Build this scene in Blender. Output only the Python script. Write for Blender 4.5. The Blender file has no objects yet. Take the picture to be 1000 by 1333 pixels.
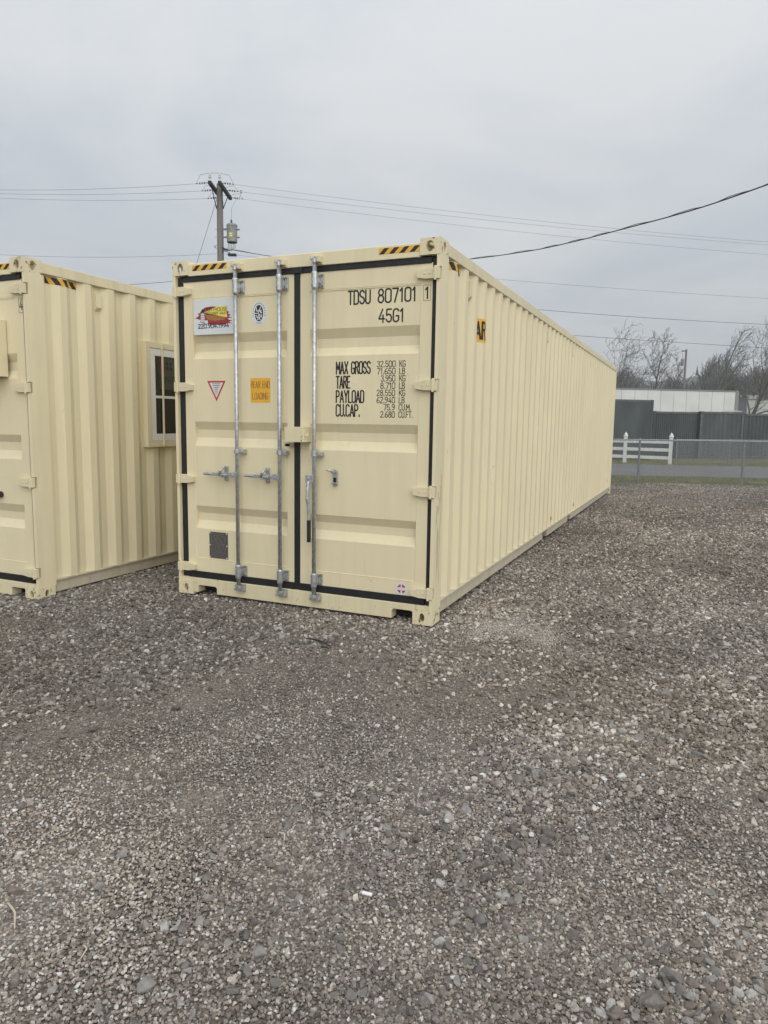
import bpy, bmesh, math, random
import numpy as np
from mathutils import Vector, Matrix
R = math.radians
random.seed(7); rng = np.random.default_rng(11)
scene = bpy.context.scene
COL = scene.collection

# ------------------------------------------------------------------ camera
FPX = 923.48; CAM = Vector((1.787, -5.0333, 1.5579))
YAW, PITCH, ROLL = -0.412702, -0.125522, 0.015268
_cy, _sy, _cp, _sp = math.cos(YAW), math.sin(YAW), math.cos(PITCH), math.sin(PITCH)
FW = Vector((_sy*_cp, _cy*_cp, _sp)); _r = Vector((_cy, -_sy, 0)); _u = _r.cross(FW)
RT = _r*math.cos(ROLL) + _u*math.sin(ROLL); UP = -_r*math.sin(ROLL) + _u*math.cos(ROLL)
cam_data = bpy.data.cameras.new('camera'); cam = bpy.data.objects.new('camera', cam_data); COL.objects.link(cam)
cam_data.sensor_fit = 'VERTICAL'; cam_data.sensor_height = 36; cam_data.sensor_width = 27
cam_data.lens = FPX/1333*36; cam_data.clip_start = .05; cam_data.clip_end = 5000
m = Matrix.Identity(4)
for i in range(3):
    m[i][0] = RT[i]; m[i][1] = UP[i]; m[i][2] = -FW[i]; m[i][3] = CAM[i]
cam.matrix_world = m
scene.camera = cam
def P(px, py, depth):                       # a photo pixel at a depth (m) along the view axis
    return CAM + (FW + RT*((px-500)/FPX) - UP*((py-666.5)/FPX))*depth
def ZAT(px, py, x, y):                     # height of a photo pixel above the place (x, y)
    d = FW + RT*((px-500)/FPX) - UP*((py-666.5)/FPX)
    return CAM.z + d.z*math.hypot(x-CAM.x, y-CAM.y)/math.hypot(d.x, d.y)
def G(px, py, z=0.0):                       # a photo pixel on the ground
    d = FW + RT*((px-500)/FPX) - UP*((py-666.5)/FPX)
    return CAM + d*((z-CAM.z)/d.z)

# ------------------------------------------------------------------ sky and sun
SUN_DIR = Vector((0.57, -0.60, 0.56)).normalized()        # towards the veiled sun
world = bpy.data.worlds.new('World'); scene.world = world; world.use_nodes = True
nt = world.node_tree; nt.nodes.clear()
def N(t, kind, **kw):
    n = t.nodes.new(kind)
    for k, v in kw.items(): setattr(n, k, v)
    return n
wo = N(nt, 'ShaderNodeOutputWorld'); bg = N(nt, 'ShaderNodeBackground')
sky = N(nt, 'ShaderNodeTexSky', sky_type='NISHITA', sun_disc=False)
sky.sun_elevation = math.asin(SUN_DIR.z); sky.sun_rotation = math.atan2(SUN_DIR.x, SUN_DIR.y)
sky.air_density = 1.5; sky.dust_density = 4.0
tc = N(nt, 'ShaderNodeTexCoord'); sep = N(nt, 'ShaderNodeSeparateXYZ')
nt.links.new(tc.outputs['Generated'], sep.inputs[0])
zr = N(nt, 'ShaderNodeMapRange'); zr.inputs['From Min'].default_value = 0.0; zr.inputs['From Max'].default_value = 1.0
zr.inputs['To Min'].default_value = .60; zr.inputs['To Max'].default_value = 1.12
nt.links.new(sep.outputs['Z'], zr.inputs['Value'])
# cloud deck: direction projected on a flat layer so that the banks stretch towards the horizon
zz = N(nt, 'ShaderNodeMath', operation='ADD'); zz.inputs[1].default_value = .22; nt.links.new(sep.outputs['Z'], zz.inputs[0])
zm = N(nt, 'ShaderNodeMath', operation='MAXIMUM'); zm.inputs[1].default_value = .05; nt.links.new(zz.outputs[0], zm.inputs[0])
dv = N(nt, 'ShaderNodeVectorMath', operation='DIVIDE'); cz = N(nt, 'ShaderNodeCombineXYZ')
for i in range(3): nt.links.new(zm.outputs[0], cz.inputs[i])
nt.links.new(tc.outputs['Generated'], dv.inputs[0]); nt.links.new(cz.outputs[0], dv.inputs[1])
nz = N(nt, 'ShaderNodeTexNoise'); nz.inputs['Scale'].default_value = 1.25; nz.inputs['Detail'].default_value = 7; nz.inputs['Roughness'].default_value = .56; nz.inputs['Distortion'].default_value = .5
nt.links.new(dv.outputs[0], nz.inputs['Vector'])
cr = N(nt, 'ShaderNodeValToRGB')
cr.color_ramp.elements[0].position = .36; cr.color_ramp.elements[0].color = (.80, .865, .94, 1)
cr.color_ramp.elements[1].position = .64; cr.color_ramp.elements[1].color = (.985, 1.015, 1.04, 1)
nt.links.new(nz.outputs['Fac'], cr.inputs[0])
mul = N(nt, 'ShaderNodeVectorMath', operation='MULTIPLY'); nt.links.new(cr.outputs[0], mul.inputs[0])
cz2 = N(nt, 'ShaderNodeCombineXYZ')
for i in range(3): nt.links.new(zr.outputs[0], cz2.inputs[i])
nt.links.new(cz2.outputs[0], mul.inputs[1])
sk = N(nt, 'ShaderNodeVectorMath', operation='SCALE'); sk.inputs['Scale'].default_value = .10; nt.links.new(sky.outputs[0], sk.inputs[0])
mx = N(nt, 'ShaderNodeMix', data_type='RGBA'); mx.inputs[0].default_value = .93
nt.links.new(sk.outputs[0], mx.inputs[6]); nt.links.new(mul.outputs[0], mx.inputs[7])
nt.links.new(mx.outputs[2], bg.inputs['Color']); bg.inputs['Strength'].default_value = 0.68
nt.links.new(bg.outputs[0], wo.inputs[0])
sd = bpy.data.lights.new('sun', 'SUN'); so = bpy.data.objects.new('sun', sd); COL.objects.link(so)
sd.energy = 1.5; sd.angle = R(90); sd.color = (1.0, .965, .91)
so.rotation_euler = (-SUN_DIR).to_track_quat('-Z', 'Y').to_euler(); so.location = (20, -20, 30)
scene.view_settings.view_transform = 'Standard'; scene.view_settings.look = 'None'
scene.view_settings.exposure = 0.51; scene.view_settings.gamma = 1; scene.view_settings.use_curve_mapping = False
scene.cycles.use_denoising = True
try:
    scene.cycles.denoiser = 'OPENIMAGEDENOISE'; scene.cycles.denoising_input_passes = 'RGB_ALBEDO_NORMAL'
except Exception: pass
scene.cycles.max_bounces = 6; scene.cycles.diffuse_bounces = 3; scene.cycles.glossy_bounces = 3; scene.cycles.transmission_bounces = 4

HAZE = .0012
# ------------------------------------------------------------------ materials
M = {}
def mat(name, color, rough=.6, metal=0.0, spec=.5, var=0.0, vscale=8.0, bump=0.0, bscale=60.0, stretch=(1,1,1), color2=None, bdist=.002):
    mt = bpy.data.materials.new(name); mt.use_nodes = True; t = mt.node_tree; b = t.nodes['Principled BSDF']
    b.inputs['Roughness'].default_value = rough; b.inputs['Metallic'].default_value = metal; b.inputs['Specular IOR Level'].default_value = spec
    b.inputs['Base Color'].default_value = (*color, 1)
    g = N(t, 'ShaderNodeNewGeometry')
    if var > 0:
        mp = N(t, 'ShaderNodeVectorMath', operation='MULTIPLY'); mp.inputs[1].default_value = stretch; t.links.new(g.outputs['Position'], mp.inputs[0])
        n = N(t, 'ShaderNodeTexNoise'); n.inputs['Scale'].default_value = vscale; n.inputs['Detail'].default_value = 6; n.inputs['Roughness'].default_value = .6
        t.links.new(mp.outputs[0], n.inputs['Vector'])
        rp = N(t, 'ShaderNodeValToRGB'); c2 = color2 or tuple(c*(1-var) for c in color); c1 = tuple(min(1, c*(1+var*.5)) for c in color)
        rp.color_ramp.elements[0].position = .32; rp.color_ramp.elements[0].color = (*c2, 1)
        rp.color_ramp.elements[1].position = .66; rp.color_ramp.elements[1].color = (*c1, 1)
        t.links.new(n.outputs['Fac'], rp.inputs[0]); t.links.new(rp.outputs[0], b.inputs['Base Color'])
    if bump > 0:
        n2 = N(t, 'ShaderNodeTexNoise'); n2.inputs['Scale'].default_value = bscale; n2.inputs['Detail'].default_value = 4
        t.links.new(g.outputs['Position'], n2.inputs['Vector'])
        bp = N(t, 'ShaderNodeBump'); bp.inputs['Strength'].default_value = bump; bp.inputs['Distance'].default_value = bdist
        t.links.new(n2.outputs['Fac'], bp.inputs['Height']); t.links.new(bp.outputs[0], b.inputs['Normal'])
    M[name] = mt
    return mt
def paint(name, color, rust=0.0, dirt=.38):
    """container paint: faint large patches, vertical rain streaks of dust, tiny chips of rust"""
    mt = bpy.data.materials.new(name); mt.use_nodes = True; t = mt.node_tree; b = t.nodes['Principled BSDF']
    b.inputs['Roughness'].default_value = .46; b.inputs['Specular IOR Level'].default_value = .35
    g = N(t, 'ShaderNodeNewGeometry')
    def noise(scale, st, det=5, rgh=.6):
        mp = N(t, 'ShaderNodeVectorMath', operation='MULTIPLY'); mp.inputs[1].default_value = st; t.links.new(g.outputs['Position'], mp.inputs[0])
        n = N(t, 'ShaderNodeTexNoise'); n.inputs['Scale'].default_value = scale; n.inputs['Detail'].default_value = det; n.inputs['Roughness'].default_value = rgh
        t.links.new(mp.outputs[0], n.inputs['Vector']); return n
    def ramp(src, p0, p1, v0=0., v1=1.):
        r_ = N(t, 'ShaderNodeMapRange'); r_.inputs[1].default_value = p0; r_.inputs[2].default_value = p1; r_.inputs[3].default_value = v0; r_.inputs[4].default_value = v1
        t.links.new(src, r_.inputs[0]); return r_
    def mixc(fac, a, bcol):
        x = N(t, 'ShaderNodeMix', data_type='RGBA'); t.links.new(fac, x.inputs[0])
        for s_, v in ((6, a), (7, bcol)):
            if isinstance(v, tuple): x.inputs[s_].default_value = (*v, 1)
            else: t.links.new(v, x.inputs[s_])
        return x.outputs[2]
    big = ramp(noise(.9, (1, 1, 1)).outputs['Fac'], .3, .7)
    c = mixc(big.outputs[0], tuple(v*.95 for v in color), tuple(v*1.03 for v in color))
    st = ramp(noise(9, (1, 1, .07), 6).outputs['Fac'], .45, .78, 0, dirt)
    c = mixc(st.outputs[0], c, (color[0]*.80, color[1]*.79, color[2]*.79))
    fine = ramp(noise(30, (1, 1, .25), 5, .7).outputs['Fac'], .52, .8, 0, dirt*.8)
    c = mixc(fine.outputs[0], c, (color[0]*.84, color[1]*.84, color[2]*.86))
    sc = N(t, 'ShaderNodeTexVoronoi', feature='DISTANCE_TO_EDGE'); sc.inputs['Scale'].default_value = 1.3; t.links.new(noise(3.2, (1, 1, .35), 2).outputs['Color'], sc.inputs['Vector'])
    gate = ramp(noise(4.5, (1, 1, .5), 3).outputs['Fac'], .60, .68)
    lin_ = ramp(sc.outputs['Distance'], .004, .001); sm = N(t, 'ShaderNodeMath', operation='MULTIPLY'); t.links.new(gate.outputs[0], sm.inputs[0]); t.links.new(lin_.outputs[0], sm.inputs[1])
    sm2 = N(t, 'ShaderNodeMath', operation='MULTIPLY'); sm2.inputs[1].default_value = .45; t.links.new(sm.outputs[0], sm2.inputs[0])
    c = mixc(sm2.outputs[0], c, (.30, .24, .16))
    if rust > 0:
        rs = ramp(noise(26, (1, 1, .8), 6, .72).outputs['Fac'], .66-rust*.08, .72-rust*.08)
        c = mixc(rs.outputs[0], c, (.16, .075, .035))
    t.links.new(c, b.inputs['Base Color'])
    rr = ramp(noise(5, (1, 1, 1)).outputs['Fac'], .3, .7, .4, .56); t.links.new(rr.outputs[0], b.inputs['Roughness'])
    bn = noise(2.3, (1, 1, .6), 2); bp = N(t, 'ShaderNodeBump'); bp.inputs['Strength'].default_value = .35; bp.inputs['Distance'].default_value = .03
    t.links.new(bn.outputs['Fac'], bp.inputs['Height'])
    bn2 = noise(420, (1, 1, 1), 2); bp2 = N(t, 'ShaderNodeBump'); bp2.inputs['Strength'].default_value = .12; bp2.inputs['Distance'].default_value = .0008
    t.links.new(bn2.outputs['Fac'], bp2.inputs['Height']); t.links.new(bp.outputs[0], bp2.inputs['Normal']); t.links.new(bp2.outputs[0], b.inputs['Normal'])
    M[name] = mt
BEIGE = (.77, .69, .47)
paint('beige', BEIGE); paint('beige_worn', (.75, .675, .46), rust=1.15, dirt=.65); paint('beige_dark', (.56, .51, .385), rust=.3, dirt=.9); paint('beige_rail', (.73, .655, .445), rust=.3, dirt=.75)
mat('rubber', (.012, .012, .014), .55, var=.4, vscale=20)
mat('galv', (.50, .52, .53), .36, metal=.65, var=.30, vscale=38, bump=.15, bscale=200)
mat('galv_dark', (.20, .21, .22), .5, metal=.5, var=.35, vscale=30)
mat('black_ink', (.014, .014, .016), .6); mat('amber', (.80, .43, .035), .5, var=.1, vscale=30)
mat('white_sign', (.68, .71, .73), .35, var=.06, vscale=4); mat('sign_red', (.33, .03, .035), .5, var=.3, vscale=40)
mat('sign_yellow', (.78, .68, .14), .5); mat('sign_brown', (.36, .17, .05), .5, var=.3, vscale=50); mat('sign_grey', (.40, .40, .45), .5)
mat('decal_red', (.50, .035, .04), .45); mat('plate', (.13, .115, .105), .5, metal=.3, var=.45, vscale=70)
mat('void_shade', (.01, .01, .01), .9); mat('floor_dark', (.05, .045, .04), .9)  # first one is near black, shade inside openings put into the colour
mat('vinyl_white', (.80, .80, .78), .35, var=.04); mat('ranch_white', (.72, .72, .71), .5, var=.22, vscale=26)
mat('pen_rust', (.22, .10, .05), .8); mat('poster', (.10, .115, .095), .6)
mat('pole_wood', (.20, .185, .165), .85, var=.35, vscale=5, stretch=(6, 6, .5), bump=.5, bscale=40)
mat('arm_wood', (.035, .032, .03), .85, var=.3); mat('porcelain', (.55, .58, .60), .25); mat('insul_dark', (.06, .07, .08), .4)
mat('transformer_grey', (.26, .27, .26), .5, var=.2, vscale=8); mat('wire', (.16, .16, .17), .6); mat('cable_black', (.012, .012, .012), .6)
mat('fence_galv', (.24, .255, .26), .5, metal=.3, var=.25, vscale=12)
mat('slate', (.056, .068, .073), .6, var=.35, vscale=1.3, stretch=(1, 1, .4)); mat('slate_light', (.072, .084, .089), .6, var=.35, vscale=1.1, stretch=(1, 1, .4))
mat('slate_rail', (.10, .11, .115), .6, var=.3); mat('trailer_white', (.62, .635, .625), .5, var=.1, vscale=.7); mat('trailer_grey', (.22, .22, .22), .6)
mat('trailer_pale', (.54, .555, .55), .5, var=.12, vscale=.7); mat('tyre', (.015, .015, .015), .85)
mat('bark', (.085, .078, .072), .95, var=.3, vscale=3); mat('twig', (.11, .104, .098), .95); mat('wood_far', (.105, .105, .103), 1.0, var=.35, vscale=.12)
mat('concrete', (.24, .235, .225), .9, var=.3, vscale=9); mat('stick', (.03, .025, .02), .9, var=.4, vscale=60); mat('straw', (.55, .48, .36), .8)
mat('paper', (.75, .75, .73), .7); mat('shed_grey', (.14, .145, .15), .7, var=.2, vscale=.5); mat('hill_brown', (.10, .10, .098), 1, var=.3, vscale=.5, stretch=(1, 1, .3))
# glass
mt = mat('glass', (.9, .93, .93), .02); mt.node_tree.nodes['Principled BSDF'].inputs['Transmission Weight'].default_value = 1.0; mt.node_tree.nodes['Principled BSDF'].inputs['IOR'].default_value = 1.4

def ground_mat(name, stops, scale_big, bump_scale, bump_d, fine=True):
    mt = bpy.data.materials.new(name); mt.use_nodes = True; t = mt.node_tree; b = t.nodes['Principled BSDF']; b.inputs['Roughness'].default_value = .95; b.inputs['Specular IOR Level'].default_value = .2
    g = N(t, 'ShaderNodeNewGeometry')
    n = N(t, 'ShaderNodeTexNoise'); n.inputs['Scale'].default_value = scale_big; n.inputs['Detail'].default_value = 9; n.inputs['Roughness'].default_value = .68; t.links.new(g.outputs['Position'], n.inputs['Vector'])
    rp = N(t, 'ShaderNodeValToRGB')
    while len(rp.color_ramp.elements) < len(stops): rp.color_ramp.elements.new(.5)
    for e, (p, c) in zip(rp.color_ramp.elements, stops): e.position = p; e.color = (*c, 1)
    t.links.new(n.outputs['Fac'], rp.inputs[0]); out = rp.outputs[0]
    bp = N(t, 'ShaderNodeBump'); bp.inputs['Strength'].default_value = .9; bp.inputs['Distance'].default_value = bump_d
    if fine:
        v = N(t, 'ShaderNodeTexVoronoi'); v.inputs['Scale'].default_value = bump_scale; v.inputs['Randomness'].default_value = 1; t.links.new(g.outputs['Position'], v.inputs['Vector'])
        sv = N(t, 'ShaderNodeSeparateXYZ'); t.links.new(v.outputs['Color'], sv.inputs[0])
        mr = N(t, 'ShaderNodeMapRange'); mr.inputs[3].default_value = .55; mr.inputs[4].default_value = 1.6; t.links.new(sv.outputs[0], mr.inputs[0])
        mu = N(t, 'ShaderNodeVectorMath', operation='SCALE'); t.links.new(out, mu.inputs[0]); t.links.new(mr.outputs[0], mu.inputs['Scale']); out = mu.outputs[0]
        inv = N(t, 'ShaderNodeMath', operation='SUBTRACT'); inv.inputs[0].default_value = 1; t.links.new(v.outputs['Distance'], inv.inputs[1]); t.links.new(inv.outputs[0], bp.inputs['Height'])
    else:
        n2 = N(t, 'ShaderNodeTexNoise'); n2.inputs['Scale'].default_value = bump_scale; n2.inputs['Detail'].default_value = 6; t.links.new(g.outputs['Position'], n2.inputs['Vector']); t.links.new(n2.outputs['Fac'], bp.inputs['Height'])
    t.links.new(out, b.inputs['Base Color']); t.links.new(bp.outputs[0], b.inputs['Normal']); M[name] = mt
ground_mat('gravel_bed', [(.3, (.125, .108, .092)), (.5, (.175, .154, .134)), (.7, (.21, .188, .166))], .8, 120, .006)
ground_mat('asphalt', [(.3, (.125, .122, .122)), (.7, (.165, .162, .16))], .7, 90, .003)
ground_mat('grass_ground', [(.3, (.10, .112, .05)), (.5, (.145, .152, .072)), (.7, (.19, .178, .10))], .9, 30, .02, fine=False)
def tint_mat():
    mt = bpy.data.materials.new('stone'); mt.use_nodes = True; t = mt.node_tree; b = t.nodes['Principled BSDF']; b.inputs['Roughness'].default_value = .88; b.inputs['Specular IOR Level'].default_value = .25
    a = N(t, 'ShaderNodeAttribute', attribute_type='INSTANCER', attribute_name='tint'); g = N(t, 'ShaderNodeTexCoord')
    n = N(t, 'ShaderNodeTexNoise'); n.inputs['Scale'].default_value = 3; n.inputs['Detail'].default_value = 5; t.links.new(g.outputs['Object'], n.inputs['Vector'])
    mr = N(t, 'ShaderNodeMapRange'); mr.inputs[1].default_value = .3; mr.inputs[2].default_value = .7; mr.inputs[3].default_value = .8; mr.inputs[4].default_value = 1.2; t.links.new(n.outputs['Fac'], mr.inputs[0])
    mu = N(t, 'ShaderNodeVectorMath', operation='SCALE'); t.links.new(a.outputs['Vector'], mu.inputs[0]); t.links.new(mr.outputs[0], mu.inputs['Scale']); t.links.new(mu.outputs[0], b.inputs['Base Color']); M['stone'] = mt
    for i, c in enumerate([(.13, .12, .112), (.185, .172, .16), (.26, .248, .232), (.37, .36, .34), (.18, .15, .13)]):
        mat('stone_%d' % i, c, .9, var=.3, vscale=60, spec=.25)
tint_mat()

# ------------------------------------------------------------------ mesh helpers
class MB:
    def __init__(s): s.v = []; s.f = []; s.m = []
    def add(s, vs, fs, mi=0):
        o = len(s.v); s.v += [tuple(v) for v in vs]; s.f += [tuple(i+o for i in f) for f in fs]; s.m += [mi]*len(fs); return s
    def box(s, x0, x1, y0, y1, z0, z1, mi=0):
        vs = [(x0,y0,z0),(x1,y0,z0),(x1,y1,z0),(x0,y1,z0),(x0,y0,z1),(x1,y0,z1),(x1,y1,z1),(x0,y1,z1)]
        return s.add(vs, [(0,3,2,1),(4,5,6,7),(0,1,5,4),(1,2,6,5),(2,3,7,6),(3,0,4,7)], mi)
    def prism(s, poly, a0, a1, axis='y', mi=0):
        """poly: 2D points; axis y -> (x,z), x -> (y,z), z -> (x,y)"""
        def pt(p, a): return {'y': (p[0], a, p[1]), 'x': (a, p[0], p[1]), 'z': (p[0], p[1], a)}[axis]
        n = len(poly); vs = [pt(p, a0) for p in poly] + [pt(p, a1) for p in poly]
        return s.add(vs, [tuple(range(n)), tuple(range(2*n-1, n-1, -1))] + [(i, i+n, (i+1) % n+n, (i+1) % n) for i in range(n)], mi)
    def tube(s, path, rad, n=8, mi=0, cap=True):
        path = [Vector(p) for p in path]; k = len(path); rads = rad if isinstance(rad, (list, tuple)) else [rad]*k
        vs = []; fs = []; nrm = None
        for i, p in enumerate(path):
            d = (path[min(i+1, k-1)]-path[max(i-1, 0)]); d = d.normalized() if d.length > 1e-9 else Vector((0,0,1))
            if nrm is None: nrm = d.orthogonal().normalized()
            nrm = nrm - d*nrm.dot(d); nrm = nrm.normalized() if nrm.length > 1e-6 else d.orthogonal().normalized()
            b = d.cross(nrm)
            for j in range(n):
                a = 2*math.pi*j/n; vs.append(p + (nrm*math.cos(a)+b*math.sin(a))*rads[i])
        for i in range(k-1):
            for j in range(n): fs.append((i*n+j, i*n+(j+1) % n, (i+1)*n+(j+1) % n, (i+1)*n+j))
        if cap: fs += [tuple(range(n-1, -1, -1)), tuple(range((k-1)*n, k*n))]
        return s.add(vs, fs, mi)
    def cyl(s, c, r, z0, z1, n=16, axis='z', mi=0):
        c = Vector(c); d = {'z': Vector((0,0,1)), 'x': Vector((1,0,0)), 'y': Vector((0,1,0))}[axis]
        return s.tube([c+d*z0, c+d*z1], r, n, mi)
    def lathe(s, c, prof, n=16, mi=0):
        vs = []; fs = []
        for (r, z) in prof:
            for j in range(n):
                a = 2*math.pi*j/n; vs.append((c[0]+r*math.cos(a), c[1]+r*math.sin(a), c[2]+z))
        for i in range(len(prof)-1):
            for j in range(n): fs.append((i*n+j, i*n+(j+1) % n, (i+1)*n+(j+1) % n, (i+1)*n+j))
        fs += [tuple(range(n-1, -1, -1)), tuple(range((len(prof)-1)*n, len(prof)*n))]
        return s.add(vs, fs, mi)
    def build(s, name, mats, parent=None, bevel=0, smooth=False, fixn=True):
        me = bpy.data.meshes.new(name); me.from_pydata([tuple(v) for v in s.v], [], s.f)
        if isinstance(mats, str): mats = [mats]
        for q in mats: me.materials.append(M[q])
        if len(mats) > 1: me.polygons.foreach_set('material_index', s.m)
        if fixn:
            bm = bmesh.new(); bm.from_mesh(me); bmesh.ops.recalc_face_normals(bm, faces=bm.faces); bm.to_mesh(me); bm.free()
        if smooth: me.polygons.foreach_set('use_smooth', [True]*len(me.polygons))
        me.update()
        o = bpy.data.objects.new(name, me); COL.objects.link(o)
        if parent is not None: o.parent = parent
        if bevel:
            b = o.modifiers.new('bevel', 'BEVEL'); b.width = bevel; b.segments = 2; b.limit_method = 'ANGLE'; b.angle_limit = R(50)
        if smooth == 'auto':
            pass
        return o
def tag(o, label=None, cat=None, group=None, kind=None):
    if label: o['label'] = label
    if cat: o['category'] = cat
    if group: o['group'] = group
    if kind: o['kind'] = kind
    return o
def thing(name, label, cat, loc=(0,0,0), rz=0, group=None):
    o = bpy.data.objects.new(name, None); COL.objects.link(o); o.location = loc; o.rotation_euler = (0,0,rz); o.empty_display_size = .2
    return tag(o, label, cat, group)

# ------------------------------------------------------------------ value noise shared by terrain and stones
_tab = rng.random((256, 256))
def vnoise(x, y, s):
    x = np.asarray(x, float)*s+101.3; y = np.asarray(y, float)*s+57.7
    xi = np.floor(x).astype(int); yi = np.floor(y).astype(int); fx = x-xi; fy = y-yi
    fx = fx*fx*(3-2*fx); fy = fy*fy*(3-2*fy); t = lambda a, b: _tab[a % 256, b % 256]
    return (t(xi,yi)*(1-fx)+t(xi+1,yi)*fx)*(1-fy)+(t(xi,yi+1)*(1-fx)+t(xi+1,yi+1)*fx)*fy
def fbm(x, y, s): return .5*vnoise(x,y,s)+.27*vnoise(x+9,y+3,s*2.1)+.15*vnoise(x+31,y,s*4.3)+.08*vnoise(x,y+17,s*9.1)
def hgt(x, y):
    x = np.asarray(x, float); y = np.asarray(y, float)
    h = (fbm(x, y, .45)-.5)*.07 + (vnoise(x, y, 2.4)-.5)*.012 - .012
    d_ = np.hypot(np.maximum(0, np.maximum(-5.9-x, x-.15)), np.maximum(0, np.maximum(-.85-y, y-12.4))); w_ = np.clip(d_/1.6, 0, 1); w_ = w_*w_*(3-2*w_)
    return (h*.35-.008)*(1-w_)+h*w_

# ------------------------------------------------------------------ setting: ground sheet, gravel yard, road
DA = R(20); DV = Vector((math.cos(DA), math.sin(DA), 0)); NV = Vector((-math.sin(DA), math.cos(DA), 0))
T_EDGE = NV.dot(G(830, 629)); T_R0 = NV.dot(G(900, 620.5, -.035)); T_R1 = NV.dot(G(900, 606, -.035))
def sheet(name, mname, x0, x1, y0, y1, z):
    return tag(MB().add([(x0,y0,z),(x1,y0,z),(x1,y1,z),(x0,y1,z)], [(0,1,2,3)]).build(name, mname), kind='structure')
sheet('ground', 'grass_ground', -420, 420, -420, 420, -.07)
# gravel yard: a gently uneven sheet whose far edge runs along the fence
ns, nn = 150, 120
S = np.linspace(-34, 34, ns); T = np.linspace(-14, T_EDGE, nn)
SS, TT = np.meshgrid(S, T, indexing='ij'); TT = TT + np.where(TT > T_EDGE-.01, (vnoise(SS, SS*0, 1.7)-.5)*.5, 0)
GX = SS*DV.x+TT*NV.x; GY = SS*DV.y+TT*NV.y; GZ = hgt(GX, GY)
mb = MB(); mb.v = list(zip(GX.ravel(), GY.ravel(), GZ.ravel())); mb.f = [(i*nn+j, (i+1)*nn+j, (i+1)*nn+j+1, i*nn+j+1) for i in range(ns-1) for j in range(nn-1)]; mb.m = [0]*len(mb.f)
yard = mb.build('gravel_yard', 'gravel_bed', smooth=True, fixn=False); tag(yard, kind='structure')
mb = MB()
a = [DV*s_+NV*t_ for s_, t_ in ((-150, T_R0), (150, T_R0), (150, T_R1), (-150, T_R1))]
mb.prism([(p.x, p.y) for p in a], -.09, -.035, 'z'); tag(mb.build('road', 'asphalt'), kind='structure')

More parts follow.
